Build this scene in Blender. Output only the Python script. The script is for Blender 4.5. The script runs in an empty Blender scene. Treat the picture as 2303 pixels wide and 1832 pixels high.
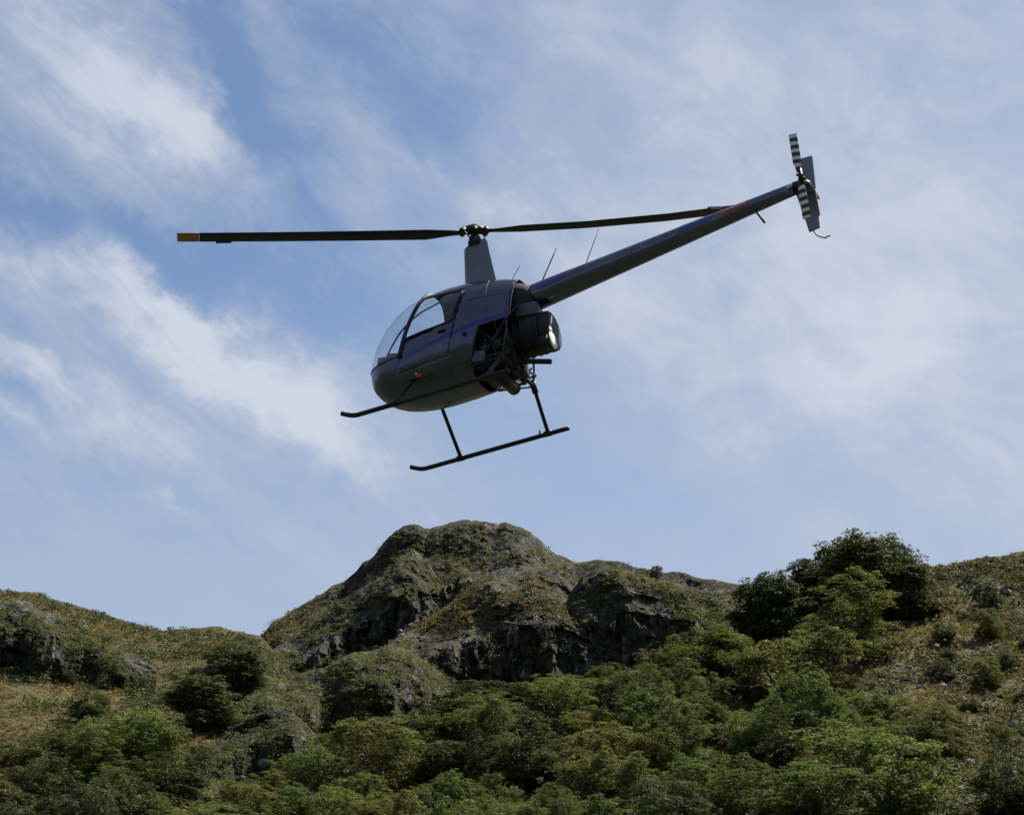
import bpy, bmesh, math, random
import numpy as np
from mathutils import Vector, Matrix, Euler

R = math.radians
scene = bpy.context.scene
COL = scene.collection

# ------------------------------------------------------------------ camera
W, H, F = 2303.0, 1832.0, 4500.0           # photograph size and focal length in its pixels
PITCH = R(18.0)
CAMZ = 1.7
cam_d = bpy.data.cameras.new('camera'); cam = bpy.data.objects.new('camera', cam_d); COL.objects.link(cam)
cam.location = (0, 0, CAMZ); cam.rotation_euler = (R(90) + PITCH, 0, 0)
cam_d.sensor_width = 36.0; cam_d.lens = 36.0 * F / W
cam_d.clip_start = 0.1; cam_d.clip_end = 20000
scene.camera = cam

# ------------------------------------------------------------------ sun and sky
SUN_EL, SUN_AZ = R(53), R(54)               # azimuth clockwise from +Y (the view direction)
sun_d = bpy.data.lights.new('sun', 'SUN'); sun = bpy.data.objects.new('sun', sun_d); COL.objects.link(sun)
sun_d.energy = 5.0; sun_d.angle = R(0.6); sun_d.color = (1.0, 0.94, 0.84)
sdir = Vector((math.sin(SUN_AZ) * math.cos(SUN_EL), math.cos(SUN_AZ) * math.cos(SUN_EL), math.sin(SUN_EL)))
sun.rotation_euler = sdir.to_track_quat('Z', 'Y').to_euler(); sun.location = (60, 60, 120)

scene.view_settings.view_transform = 'Standard'; scene.view_settings.look = 'None'
scene.view_settings.exposure = 1.25; scene.view_settings.gamma = 1.0
scene.view_settings.use_curve_mapping = False
scene.cycles.max_bounces = 6; scene.cycles.diffuse_bounces = 2; scene.cycles.adaptive_threshold = 0.02; scene.cycles.glossy_bounces = 3; scene.cycles.transparent_max_bounces = 24

def dirpx(u, v):
    x = (u - W / 2) / F; y = (H / 2 - v) / F
    return np.array([x + 0 * y, math.cos(PITCH) - math.sin(PITCH) * y + 0 * x, math.sin(PITCH) + math.cos(PITCH) * y + 0 * x])
def azel(u, v):
    d = dirpx(u, v); return np.arctan2(d[0], d[1]), np.arctan2(d[2], np.hypot(d[0], d[1]))

class NT:
    """tiny node helper"""
    def __init__(s, tree): s.t = tree; s.n = tree.nodes; s.l = tree.links
    def new(s, typ, **kw):
        n = s.n.new(typ)
        for k, v in kw.items(): setattr(n, k, v)
        return n
    def put(s, sock, v):
        if hasattr(v, 'is_output') or isinstance(v, bpy.types.NodeSocket): s.l.new(v, sock)
        elif v is not None: sock.default_value = v
    def m(s, op, a, b=None, c=None, clamp=False):
        n = s.n.new('ShaderNodeMath'); n.operation = op; n.use_clamp = clamp
        for i, v in enumerate((a, b, c)):
            if v is not None: s.put(n.inputs[i], v)
        return n.outputs[0]
    def mix(s, f, a, b):
        n = s.n.new('ShaderNodeMix'); n.data_type = 'RGBA'
        s.put(n.inputs[0], f); s.put(n.inputs[6], a); s.put(n.inputs[7], b); return n.outputs[2]
    def noise(s, vec, scale, detail=4, rough=0.5, dist=0.0):
        n = s.n.new('ShaderNodeTexNoise'); s.put(n.inputs['Vector'], vec)
        n.inputs['Scale'].default_value = scale; n.inputs['Detail'].default_value = detail
        n.inputs['Roughness'].default_value = rough; n.inputs['Distortion'].default_value = dist
        return n.outputs[0]
    def ramp(s, f, *stops):
        n = s.n.new('ShaderNodeValToRGB'); e = n.color_ramp.elements
        while len(e) < len(stops): e.new(0.5)
        for i, (p, c) in enumerate(stops):
            e[i].position = p; e[i].color = c if len(c) == 4 else (*c, 1)
        s.put(n.inputs[0], f); return n.outputs[0]
    def sm(s, x, a, b):
        n = s.n.new('ShaderNodeMapRange'); n.interpolation_type = 'SMOOTHSTEP'
        s.put(n.inputs[0], x); n.inputs[1].default_value = a; n.inputs[2].default_value = b
        return n.outputs[0]
    def xyz(s, x, y, z):
        n = s.n.new('ShaderNodeCombineXYZ')
        for i, v in enumerate((x, y, z)): s.put(n.inputs[i], v)
        return n.outputs[0]
    def sep(s, v):
        n = s.n.new('ShaderNodeSeparateXYZ'); s.put(n.inputs[0], v); return n.outputs

world = bpy.data.worlds.new('World'); scene.world = world; world.use_nodes = True
wt = NT(world.node_tree); world.node_tree.nodes.clear()
sky = wt.new('ShaderNodeTexSky', sky_type='NISHITA'); sky.sun_disc = False
sky.sun_elevation = SUN_EL; sky.sun_rotation = SUN_AZ
sky.altitude = 200; sky.air_density = 0.9; sky.dust_density = 0.6; sky.ozone_density = 2.2
SKY_STRENGTH = 0.050
gen = wt.new('ShaderNodeTexCoord').outputs['Generated']
gx, gy, gz = wt.sep(gen)
AZ = wt.m('ARCTAN2', gx, gy); EL = wt.m('ARCSINE', wt.m('MAXIMUM', wt.m('MINIMUM', gz, 1.0), -1.0))
# cirrus: streaks that run down to the right, in azimuth / elevation
ca, sa = math.cos(R(-36)), math.sin(R(-36))
S1 = wt.m('ADD', wt.m('MULTIPLY', AZ, ca), wt.m('MULTIPLY', EL, sa))
S2 = wt.m('SUBTRACT', wt.m('MULTIPLY', EL, ca), wt.m('MULTIPLY', AZ, sa))
warp = wt.noise(wt.xyz(AZ, EL, 0.0), 7.0, 3, 0.5)
S2w = wt.m('ADD', S2, wt.m('MULTIPLY', wt.m('SUBTRACT', warp, 0.5), 0.10))
n_big = wt.noise(wt.xyz(wt.m('MULTIPLY', S1, 0.55), S2w, 3.1), 9.0, 6, 0.55, 0.6)
n_str = wt.noise(wt.xyz(wt.m('MULTIPLY', S1, 0.16), S2w, 7.7), 34.0, 6, 0.6, 0.4)
n_fin = wt.noise(wt.xyz(wt.m('MULTIPLY', S1, 0.22), S2w, 1.3), 85.0, 8, 0.68, 0.9)
n_puf = wt.noise(wt.xyz(AZ, wt.m('MULTIPLY', EL, 1.6), 5.0), 20.0, 7, 0.58, 0.6)
cov = wt.m('ADD', wt.m('MULTIPLY', wt.m('SUBTRACT', n_big, 0.5), 0.62),
           wt.m('MULTIPLY', wt.m('SUBTRACT', n_str, 0.5), wt.m('ADD', 0.16, wt.m('MULTIPLY', wt.sm(AZ, R(4), R(-8)), 0.28))))
cov = wt.m('ADD', cov, wt.m('MULTIPLY', wt.m('SUBTRACT', n_fin, 0.5), wt.m('ADD', 0.14, wt.m('MULTIPLY', wt.sm(AZ, R(4), R(-6)), 0.26))))
cov = wt.m('ADD', cov, wt.m('MULTIPLY', wt.m('SUBTRACT', n_puf, 0.5), 0.40))
# the big banks of cirrus and the blue gaps between them (u, v, half length, half width, angle, weight)
BANKS = [(230, 640, 330, 75, 30, 0.34), (500, 790, 360, 80, 37, 0.40), (760, 960, 300, 90, 40, 0.30), (300, 210, 380, 105, 33, 0.30), (520, 330, 260, 70, 15, 0.22), (60, 130, 220, 120, 60, 0.10),
         (100, 820, 190, 34, 24, 0.30), (150, 940, 260, 50, 16, 0.30), (700, 780, 200, 45, 25, 0.18), (400, 1150, 70, 14, 20, 0.20), (2050, 620, 620, 950, 0, 0.30), (1480, 770, 300, 130, 20, 0.16),
         (1960, 830, 240, 80, -28, 0.16), (1480, 140, 220, 130, 30, 0.12), (1250, 560, 330, 110, 40, 0.12), (1000, 420, 320, 30, 36, 0.12),
         (520, 170, 330, 62, 62, -0.44), (650, 320, 160, 50, 40, -0.20), (450, 600, 330, 70, 12, -0.44), (720, 560, 260, 60, 25, -0.18), (20, 440, 190, 70, 28, -0.44),
         (830, 130, 260, 110, 40, -0.22), (1010, 210, 120, 120, 30, -0.16), (40, 880, 180, 28, 24, -0.34), (300, 520, 200, 50, 35, -0.22),
         (330, 1080, 420, 60, 10, -0.12), (1500, 1130, 420, 110, 0, -0.06)]
WAZ = wt.m('ADD', AZ, wt.m('MULTIPLY', wt.m('SUBTRACT', wt.noise(wt.xyz(AZ, EL, 2.0), 16.0, 5, 0.6), 0.5), 0.085))
WEL = wt.m('ADD', EL, wt.m('MULTIPLY', wt.m('SUBTRACT', wt.noise(wt.xyz(AZ, EL, 9.0), 16.0, 5, 0.6), 0.5), 0.085))
for (u, v, hl, hw, ang, wgt) in BANKS:
    a0, e0 = azel(u, v); c_, s_ = math.cos(R(-ang)), math.sin(R(-ang))
    da = wt.m('MULTIPLY', wt.m('SUBTRACT', WAZ, float(a0)), 0.92); de = wt.m('SUBTRACT', WEL, float(e0))
    p = wt.m('DIVIDE', wt.m('ADD', wt.m('MULTIPLY', da, c_), wt.m('MULTIPLY', de, s_)), hl / F)
    q = wt.m('DIVIDE', wt.m('SUBTRACT', wt.m('MULTIPLY', de, c_), wt.m('MULTIPLY', da, s_)), hw / F)
    g = wt.m('POWER', 2.71828, wt.m('MULTIPLY', wt.m('ADD', wt.m('MULTIPLY', p, p), wt.m('MULTIPLY', q, q)), -1.0))
    cov = wt.m('ADD', cov, wt.m('MULTIPLY', g, wgt))
mask = wt.sm(cov, -0.40, 0.44)
low = wt.sm(EL, R(22), R(7))                     # thin white veil towards the horizon
mask = wt.m('ADD', mask, wt.m('MULTIPLY', wt.m('SUBTRACT', 1.0, mask), wt.m('MULTIPLY', low, 0.75)))
skyc = wt.new('ShaderNodeVectorMath', operation='SCALE'); wt.put(skyc.inputs[0], sky.outputs[0]); skyc.inputs['Scale'].default_value = SKY_STRENGTH
cloud = wt.mix(wt.sm(cov, 0.05, 0.6), (0.190, 0.219, 0.276, 1), (0.268, 0.291, 0.330, 1))
col = wt.mix(wt.m('MULTIPLY', mask, 0.96), skyc.outputs[0], cloud)
bg = wt.new('ShaderNodeBackground'); wt.put(bg.inputs[0], col); bg.inputs[1].default_value = 1.0
wo = wt.new('ShaderNodeOutputWorld'); wt.l.new(bg.outputs[0], wo.inputs[0])

# ------------------------------------------------------------------ helpers
def mat(name):
    m = bpy.data.materials.new(name); m.use_nodes = True
    t = NT(m.node_tree); t.n.clear()
    out = t.new('ShaderNodeOutputMaterial'); b = t.new('ShaderNodeBsdfPrincipled')
    t.l.new(b.outputs[0], out.inputs[0]); return m, t, b, out
def link(o, parent=None):
    COL.objects.link(o)
    if parent is not None: o.parent = parent
    return o
def tag(o, label=None, cat=None, group=None, kind=None):
    if label: o['label'] = label
    if cat: o['category'] = cat
    if group: o['group'] = group
    if kind: o['kind'] = kind
    return o
def mesh_np(name, verts, faces, m=None, smooth=True, parent=None, mats=None, matidx=None):
    me = bpy.data.meshes.new(name)
    verts = np.asarray(verts, dtype=np.float32); faces = np.asarray(faces, dtype=np.int32)
    nf, k = faces.shape
    me.vertices.add(len(verts)); me.vertices.foreach_set('co', verts.ravel())
    me.loops.add(nf * k); me.loops.foreach_set('vertex_index', faces.ravel())
    me.polygons.add(nf); me.polygons.foreach_set('loop_start', np.arange(nf, dtype=np.int32) * k)
    me.update(calc_edges=True)
    me.polygons.foreach_set('use_smooth', np.full(nf, smooth))
    if m: me.materials.append(m)
    return link(bpy.data.objects.new(name, me), parent)
def add_attr(o, name, vals):
    a = o.data.attributes.new(name, 'FLOAT', 'POINT'); a.data.foreach_set('value', np.asarray(vals, dtype=np.float32))

def _hash(ix, iy, iz, seed):
    h = (ix.astype(np.int64) * 374761393 + iy.astype(np.int64) * 668265263 + iz.astype(np.int64) * 2147483647 + seed * 1274126177) & 0xffffffff
    h = ((h ^ (h >> 13)) * 1274126177) & 0xffffffff
    h = ((h ^ (h >> 16)) * 2246822519) & 0xffffffff
    return ((h ^ (h >> 15)) & 0xffff) / 65535.0 * 2 - 1
def vnoise(x, y, z, seed=0):
    ix, iy, iz = np.floor(x), np.floor(y), np.floor(z)
    fx, fy, fz = x - ix, y - iy, z - iz
    fx, fy, fz = [t * t * (3 - 2 * t) for t in (fx, fy, fz)]
    o = 0
    for a in (0, 1):
        for b in (0, 1):
            for c in (0, 1):
                o = o + _hash(ix + a, iy + b, iz + c, seed) * (fx if a else 1 - fx) * (fy if b else 1 - fy) * (fz if c else 1 - fz)
    return o
def cells(x, y, z, seed=0):
    """random value of the nearest cell point: angular blocks"""
    ix, iy, iz = np.floor(x), np.floor(y), np.floor(z); best = np.full(x.shape, 9e9); val = np.zeros(x.shape)
    for a in (-1, 0, 1):
        for b in (-1, 0, 1):
            for c in (-1, 0, 1):
                cx, cy, cz = ix + a, iy + b, iz + c
                d = (cx + .5 + .45 * _hash(cx, cy, cz, seed) - x) ** 2 + (cy + .5 + .45 * _hash(cx, cy, cz, seed + 1) - y) ** 2 + (cz + .5 + .45 * _hash(cx, cy, cz, seed + 2) - z) ** 2
                q = d < best; best = np.where(q, d, best); val = np.where(q, _hash(cx, cy, cz, seed + 3), val)
    return val
def fbm(x, y, z, oct=4, seed=0, gain=0.5):
    s, a, k = 0, 1.0, 1.0
    for i in range(oct):
        s = s + a * vnoise(x * k, y * k, z * k, seed + i); a *= gain; k *= 2.03
    return s

# ------------------------------------------------------------------ hill materials
def hill_material(name, rockiness, tint):
    m, t, b, out = mat(name)
    geo = t.new('ShaderNodeNewGeometry'); pos = geo.outputs['Position']
    nz = t.sep(geo.outputs['Normal'])[2]
    px, py, pz = t.sep(pos)
    big = t.noise(pos, 0.09, 5, 0.55); mid = t.noise(pos, 0.5, 5, 0.6); fine = t.noise(pos, 2.2, 5, 0.65)
    streak = t.noise(t.xyz(t.m('MULTIPLY', px, 0.9), t.m('MULTIPLY', py, 0.9), t.m('MULTIPLY', pz, 0.16)), 1.0, 6, 0.62)
    rock = t.ramp(streak, (0.34, (0.017, 0.017, 0.018)), (0.49, (0.043, 0.041, 0.038)), (0.58, (0.078, 0.074, 0.066)), (0.69, (0.25, 0.24, 0.21)))
    rock = t.mix(t.m('MULTIPLY', t.sm(fine, 0.55, 0.70), 0.5), rock, (0.12, 0.118, 0.108, 1))
    rock = t.mix(t.m('MULTIPLY', t.sm(mid, 0.44, 0.60), 0.85), rock, (0.034, 0.040, 0.017, 1))
    grass = t.ramp(t.m('ADD', t.m('MULTIPLY', mid, 0.55), t.m('MULTIPLY', fine, 0.45)),
                   (0.30, (0.020, 0.026, 0.010)), (0.44, (0.060, 0.060, 0.020)), (0.56, (0.120, 0.098, 0.034)), (0.72, (0.20, 0.150, 0.060)))
    grass = t.mix(t.sm(big, 0.40, 0.62), grass, (*tint, 1))
    g2 = t.ramp(fine, (0.35, (0.022, 0.027, 0.010)), (0.62, (0.105, 0.085, 0.032)))
    grass = t.mix(0.45, grass, g2)
    sl = t.m('ADD', nz, t.m('MULTIPLY', t.m('SUBTRACT', mid, 0.5), 0.9))
    sl = t.m('ADD', sl, t.m('MULTIPLY', t.m('SUBTRACT', big, 0.5), 0.5))
    f = t.sm(sl, rockiness - 0.10, rockiness + 0.14)
    t.put(b.inputs['Base Color'], t.mix(f, rock, grass)); b.inputs['Roughness'].default_value = 0.95
    b.inputs['Specular IOR Level'].default_value = 0.15
    bump = t.new('ShaderNodeBump'); bump.inputs['Strength'].default_value = 1.0; bump.inputs['Distance'].default_value = 1.2
    t.put(bump.inputs['Height'], t.m('ADD', t.m('MULTIPLY', fine, 0.7), t.m('MULTIPLY', streak, 0.8)))
    t.put(b.inputs['Normal'], bump.outputs[0])
    return m
M_ROCKHILL = hill_material('rocky_hillside', 0.88, (0.070, 0.064, 0.026))
M_GRASSHILL = hill_material('tussock_hillside', 0.40, (0.120, 0.092, 0.034))
M_BUSHHILL, _t, _b, _o = mat('dark_bush_hillside')
_t.put(_b.inputs['Base Color'], _t.ramp(_t.noise(_t.new('ShaderNodeNewGeometry').outputs['Position'], 0.3, 5, 0.6), (0.3, (0.010, 0.014, 0.008)), (0.7, (0.034, 0.040, 0.018)))); _b.inputs['Roughness'].default_value = 1.0  # kept dark so the unseen hills behind reflect little light
M_WOODHILL = hill_material('wooded_hillside', 0.34, (0.045, 0.045, 0.016))

# ------------------------------------------------------------------ hills: crest line (u, v), crest and foot distances, front profile
HILLS = {}
def interp(pts, u):
    p = np.array(pts, float); return np.interp(u, p[:, 0], p[:, 1])
def make_hill(name, label, crest, rc, rf, vfoot, prof, material, amp=1.0, cliff=0.0, seed=1, step=3.6, crest_noise=0.35, base=True, back=0.9):
    u0, u1 = crest[0][0], crest[-1][0]
    us = [u0]
    while us[-1] < u1:
        x = us[-1]; us.append(x + (step if -80 < x < W + 80 else 22))
    us = np.array(us); vc = interp(crest, us)
    # rounded crest: a little lateral roughness in the outline
    vc = vc + crest_noise * 9 * fbm(us / 46.0, us * 0, us * 0 + seed, 4, seed)
    RC = interp(rc, us); RF = interp(rf, us); VF = interp(vfoot, us)
    nt = max(24, int(np.max(VF - vc) / step))
    ts = np.linspace(0, 1, nt)
    fr = interp(prof, ts)
    r = RF[:, None] + (RC - RF)[:, None] * fr[None, :]
    v = VF[:, None] + (vc - VF)[:, None] * ts[None, :]
    d = dirpx(np.repeat(us[:, None], nt, 1), v)
    hh = np.hypot(d[0], d[1]); X = d[0] / hh * r; Y = d[1] / hh * r; Z = CAMZ + d[2] / hh * r
    # foot rows running out below, back rows falling behind the crest
    ux, uy = (d[0] / hh), (d[1] / hh)
    rows_f = []
    if base:
        for k, (dr, zz) in enumerate(((40, -1.5), (14, None))):
            rr = RF - dr
            z0 = Z[:, 0]
            zz_ = np.full_like(rr, -1.5) if zz is not None else z0 - 0.45 * (z0 + 1.5)
            rows_f.append((ux[:, 0] * rr, uy[:, 0] * rr, zz_))
    else:
        rows_f.append((X[:, 0], Y[:, 0], Z[:, 0] - 25))
    rows_b = []
    for k in range(1, 13):
        dr = 1.2 * k ** 1.75
        drop = back * (dr * 0.55 if dr < 4 else dr - 1.8)
        rows_b.append((ux[:, -1] * (RC + dr), uy[:, -1] * (RC + dr), Z[:, -1] - drop * (0.55 + 0.45 * min(1, k / 5))))
    # relief
    edge = np.clip(np.minimum(ts, 1.02 - ts) * 9, 0.12, 1)[None, :]
    n1 = fbm(X / 15, Y / 15, Z / 15, 3, seed + 10); n2 = fbm(X / 3.6, Y / 3.6, Z / 3.6, 4, seed + 20)
    n3 = fbm(X / 1.1, Y / 1.1, Z / 1.1, 2, seed + 40)
    lat = np.arctan2(X, Y) * 230
    gl = 1 - 2 * np.abs(fbm(lat / 11 + 0.25 * n1, Z / 34, r / 60, 3, seed + 50))
    bl = (cells(lat / 3.4 + .2 * n2, Z / 7.5, r / 4, seed + 60) + 0.6 * cells(lat / 1.5, Z / 3.2 + .2 * n2, r / 2, seed + 70) + 0.35 * cells(lat / .7, Z / 1.2, r, seed + 80)) if cliff >= 0.5 else 0
    fl = fbm((X * 0.9 + Y * 0.35) / 3.2, Y / 9, Z / 14, 4, seed + 30)
    fl = np.where(fl > 0, fl, fl * 1.4)
    slope = np.gradient(Z, axis=1) / (np.abs(np.gradient(r, axis=1)) + 0.05)
    steep = np.clip((slope - 0.8) / 1.2, 0, 1) * cliff
    dr_ = edge * (amp * (1.5 * n1 + (1.1 - 0.65 * min(1, cliff)) * n2 + 0.5 * n3) + steep * (1.1 * fl + 1.1 * bl) + 0.35 * cliff * bl - cliff * 2.4 * (gl - 0.3))
    dz_ = edge * amp * (0.3 * n1 + 0.45 * n2 + 0.25 * n3)
    X = X + ux * dr_; Y = Y + uy * dr_; Z = Z + dz_
    Xa = np.concatenate([np.array([q[0] for q in rows_f]).T, X, np.array([q[0] for q in rows_b]).T], 1)
    Ya = np.concatenate([np.array([q[1] for q in rows_f]).T, Y, np.array([q[1] for q in rows_b]).T], 1)
    Za = np.concatenate([np.array([q[2] for q in rows_f]).T, Z, np.array([q[2] for q in rows_b]).T], 1)
    nu, nv = Xa.shape
    idx = np.arange(nu * nv).reshape(nu, nv)
    faces = np.stack([idx[:-1, :-1], idx[1:, :-1], idx[1:, 1:], idx[:-1, 1:]], -1).reshape(-1, 4)
    o = mesh_np(name, np.stack([Xa, Ya, Za], -1).reshape(-1, 3), faces, material, smooth=cliff < 0.8)
    tag(o, label, None, None, 'structure')
    HILLS[name] = dict(us=us, vc=vc, VF=VF, RC=RC, RF=RF, prof=prof, X=X, Y=Y, Z=Z, ts=ts)
    return o
def on_hill(name, u, v):
    h = HILLS[name]; i = int(np.argmin(np.abs(h['us'] - u)))
    t = (v - h['VF'][i]) / (h['vc'][i] - h['VF'][i]); j = int(np.clip(round(t * (len(h['ts']) - 1)), 0, len(h['ts']) - 1))
    return Vector((float(h['X'][i, j]), float(h['Y'][i, j]), float(h['Z'][i, j])))

LIN = [(0, 0), (1, 1)]
CLIFF = [(0, 0), (0.08, 0.26), (0.70, 0.46), (0.84, 0.68), (1, 1)]
BUTT = [(0, 0), (0.06, 0.10), (0.62, 0.22), (0.70, 0.42), (0.86, 0.70), (1, 1)]
WALL = [(0, 0), (0.06, 0.25), (0.70, 0.45), (0.85, 0.66), (1, 1)]

make_hill('hill_peak', 'rugged dark rocky peak above the bush-covered slopes',
    [(420, 1560), (480, 1490), (560, 1440), (590, 1425), (614, 1400), (662, 1373), (748, 1319), (790, 1287), (844, 1244), (887, 1202), (908, 1184), (940, 1180), (967, 1184),
     (1004, 1175), (1052, 1171), (1111, 1175), (1154, 1186), (1196, 1207), (1239, 1234), (1282, 1262), (1330, 1300), (1420, 1370)],
    [(420, 292), (1420, 300)], [(420, 268), (1420, 270)], [(420, 1700), (1420, 1560)], CLIFF, M_ROCKHILL, 1.0, 1.0, 3, base=False, crest_noise=0.75)
make_hill('hill_rib', 'narrow lit rib running up the left flank of the rocky peak',
    [(500, 1600), (560, 1512), (620, 1456), (683, 1416), (760, 1352), (865, 1292), (897, 1252), (930, 1236), (965, 1262), (1000, 1330)],
    [(500, 274), (1000, 289)], [(500, 263), (1000, 276)], [(500, 1700), (1000, 1520)], WALL, M_ROCKHILL, 0.8, 1.0, 5, base=False)
make_hill('hill_saddle', 'low grassy saddle ridge right of the rocky peak',
    [(1100, 1340), (1180, 1290), (1230, 1268), (1282, 1263), (1346, 1255), (1389, 1258), (1431, 1273), (1495, 1285), (1538, 1289), (1565, 1300), (1624, 1308),
     (1666, 1312), (1720, 1309), (1800, 1300), (1900, 1290), (2050, 1300), (2300, 1330)],
    [(1100, 282), (2300, 270)], [(1100, 245), (2300, 230)], [(1100, 1560), (2300, 1560)], LIN, M_ROCKHILL, 0.9, 0.5, 7, base=False)
make_hill('hill_dark_block', 'dark block of shaded rock below the saddle',
    [(1225, 1590), (1246, 1500), (1258, 1410), (1278, 1335), (1310, 1292), (1350, 1276), (1420, 1286), (1490, 1304), (1560, 1326), (1630, 1362), (1720, 1440)],
    [(1225, 228), (1720, 226)], [(1225, 217), (1720, 217)], [(1225, 1610), (1480, 1560), (1720, 1500)], [(0, 0), (0.06, 0.2), (0.66, 0.42), (0.8, 0.66), (1, 1)], M_ROCKHILL, 0.8, 1.0, 9, base=False, crest_noise=0.5)
make_hill('hill_left', 'tussock-covered hillside falling from the left skyline',
    [(-1500, 1420), (-900, 1330), (-400, 1300), (-150, 1310), (0, 1325), (64, 1328), (128, 1349), (214, 1376), (310, 1405), (363, 1413), (460, 1412), (485, 1407),
     (497, 1406), (523, 1415), (555, 1424), (585, 1432), (630, 1478), (690, 1560), (760, 1660)],
    [(-1500, 235), (900, 240)], [(-1500, 145), (900, 165)], [(-1500, 1800), (900, 1760)], [(0, 0), (0.3, 0.22), (0.5, 0.50), (0.62, 0.60), (0.8, 0.82), (1, 1)], M_GRASSHILL, 1.0, 0.4, 11)
make_hill('hill_left_crag', 'shaded crag on the left hillside',
    [(-260, 1390), (-120, 1356), (0, 1352), (60, 1352), (120, 1380), (190, 1424), (270, 1464), (350, 1505)],
    [(-260, 210), (330, 211)], [(-260, 201), (330, 203)], [(-260, 1560), (350, 1560)], WALL, M_ROCKHILL, 0.9, 0.9, 13, base=False, crest_noise=0.6)
make_hill('hill_buttress', 'broad rock buttress with a lit grassy top and a dark cliff face',
    [(790, 1560), (840, 1478), (901, 1424), (994, 1366), (1062, 1313), (1123, 1281), (1195, 1273), (1250, 1279), (1290, 1298), (1350, 1350), (1420, 1430), (1500, 1540)],
    [(790, 228), (1500, 240)], [(790, 210), (1500, 216)], [(790, 1640), (1500, 1610)], BUTT, M_ROCKHILL, 1.0, 1.2, 15, base=False, crest_noise=0.4)
make_hill('hill_spur', 'rocky spur descending left of the buttress',
    [(360, 1760), (430, 1670), (500, 1600), (560, 1566), (700, 1508), (800, 1468), (880, 1448), (930, 1470), (990, 1512), (1070, 1580), (1160, 1680)],
    [(360, 180), (985, 206), (1160, 200)], [(360, 166), (985, 190), (1160, 180)], [(360, 1840), (985, 1700), (1160, 1760)], WALL, M_ROCKHILL, 0.9, 1.0, 17, base=False, crest_noise=0.5)
make_hill('hill_crag', 'low dark crag with pale stones at its foot',
    [(440, 1760), (480, 1680), (530, 1628), (600, 1598), (660, 1606), (710, 1650), (760, 1720)],
    [(440, 158), (760, 164)], [(440, 148), (760, 153)], [(440, 1830), (760, 1760)], WALL, M_ROCKHILL, 0.8, 1.0, 19, base=False, crest_noise=0.6)
make_hill('hill_right', 'scrubby stony hillside rising to the right skyline',
    [(1620, 1520), (1740, 1430), (1840, 1372), (1930, 1310), (2010, 1290), (2088, 1277), (2168, 1260), (2243, 1250), (2303, 1241), (2500, 1215), (3000, 1240), (3800, 1420)],
    [(1620, 182), (3800, 190)], [(1620, 96), (3800, 96)], [(1620, 1900), (3800, 1900)], LIN, M_GRASSHILL, 0.9, 0.5, 21)
make_hill('hill_wooded', 'wooded slope of bush filling the foreground',
    [(200, 1990), (330, 1910), (464, 1830), (612, 1765), (700, 1735), (800, 1696), (900, 1662), (1000, 1632), (1100, 1607), (1200, 1577), (1330, 1537), (1480, 1485), (1600, 1454),
     (1700, 1458), (1800, 1500), (1900, 1560), (2050, 1650), (2303, 1770), (2600, 1870)],
    [(200, 128), (1500, 158), (2600, 130)], [(200, 92), (2600, 92)], [(200, 2010), (2600, 1950)], LIN, M_WOODHILL, 0.8, 0.2, 23)
make_hill('hill_left_wooded', 'bush-covered knoll at the lower left',
    [(-1500, 1760), (-300, 1690), (0, 1740), (100, 1716), (200, 1690), (300, 1676), (380, 1690), (450, 1740), (530, 1820), (640, 1930)],
    [(-1500, 140), (640, 132)], [(-1500, 95), (640, 95)], [(-1500, 1980), (640, 1980)], LIN, M_WOODHILL, 0.8, 0.2, 25)

# unseen hills added on the other sides to darken low light and reflections
az_ = np.linspace(R(28), R(332), 150); X_, Y_, Z_ = [], [], []
el_ = np.tan(R(11) + R(4) * fbm(az_ * 5, az_ * 0, az_ * 0, 4, 61)); fade = np.clip(np.minimum(az_ - R(28), R(332) - az_) / R(25), 0, 1)
rows = [(110, -0.02), (150, .2), (200, .5), (250, .8), (300, 1.0), (340, .85), (420, .4), (520, -0.02)]
P_ = np.stack([np.stack([np.sin(az_) * q[0], np.cos(az_) * q[0], 300 * el_ * q[1] * (0.35 + 0.65 * fade) + 2.5 * fbm(np.sin(az_) * q[0] / 25, np.cos(az_) * q[0] / 25, az_ * 0, 3, 67) * (q[1] > 0) - 0.5], -1) for q in rows], 1)
ix = np.arange(P_.shape[0] * P_.shape[1]).reshape(P_.shape[:2])
tag(mesh_np('unseen_hill_behind', P_.reshape(-1, 3), np.stack([ix[:-1, :-1], ix[1:, :-1], ix[1:, 1:], ix[:-1, 1:]], -1)  .reshape(-1, 4), M_BUSHHILL), 'unseen bush-covered hills added behind to darken the low light', None, None, 'structure')

# ground: one sheet to the horizon
m, t, b, out = mat('valley_grass')
geo = t.new('ShaderNodeNewGeometry')
t.put(b.inputs['Base Color'], t.ramp(t.noise(geo.outputs['Position'], 0.15, 6, 0.6), (0.3, (0.014, 0.019, 0.009)), (0.7, (0.036, 0.040, 0.018)))); b.inputs['Roughness'].default_value = 0.95
rr = np.array([0, 20, 60, 150, 400, 1200, 4000, 12000.]); aa = np.linspace(0, 2 * np.pi, 97)[:-1]
gv = [(float(q * np.cos(a)), float(q * np.sin(a)), 0.0) for q in rr[1:] for a in aa]
gf = [[i * 96 + j, i * 96 + (j + 1) % 96, (i + 1) * 96 + (j + 1) % 96, (i + 1) * 96 + j] for i in range(len(rr) - 2) for j in range(96)]
c0 = len(gv); gv.append((0, 0, 0)); gf += [[c0, j, (j + 1) % 96, (j + 1) % 96] for j in range(96)]
me = bpy.data.meshes.new('ground'); me.from_pydata(gv, [], [list(dict.fromkeys(q)) for q in gf]); me.materials.append(m)
tag(link(bpy.data.objects.new('ground', me)), 'grassy valley floor', None, None, 'structure')

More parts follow.
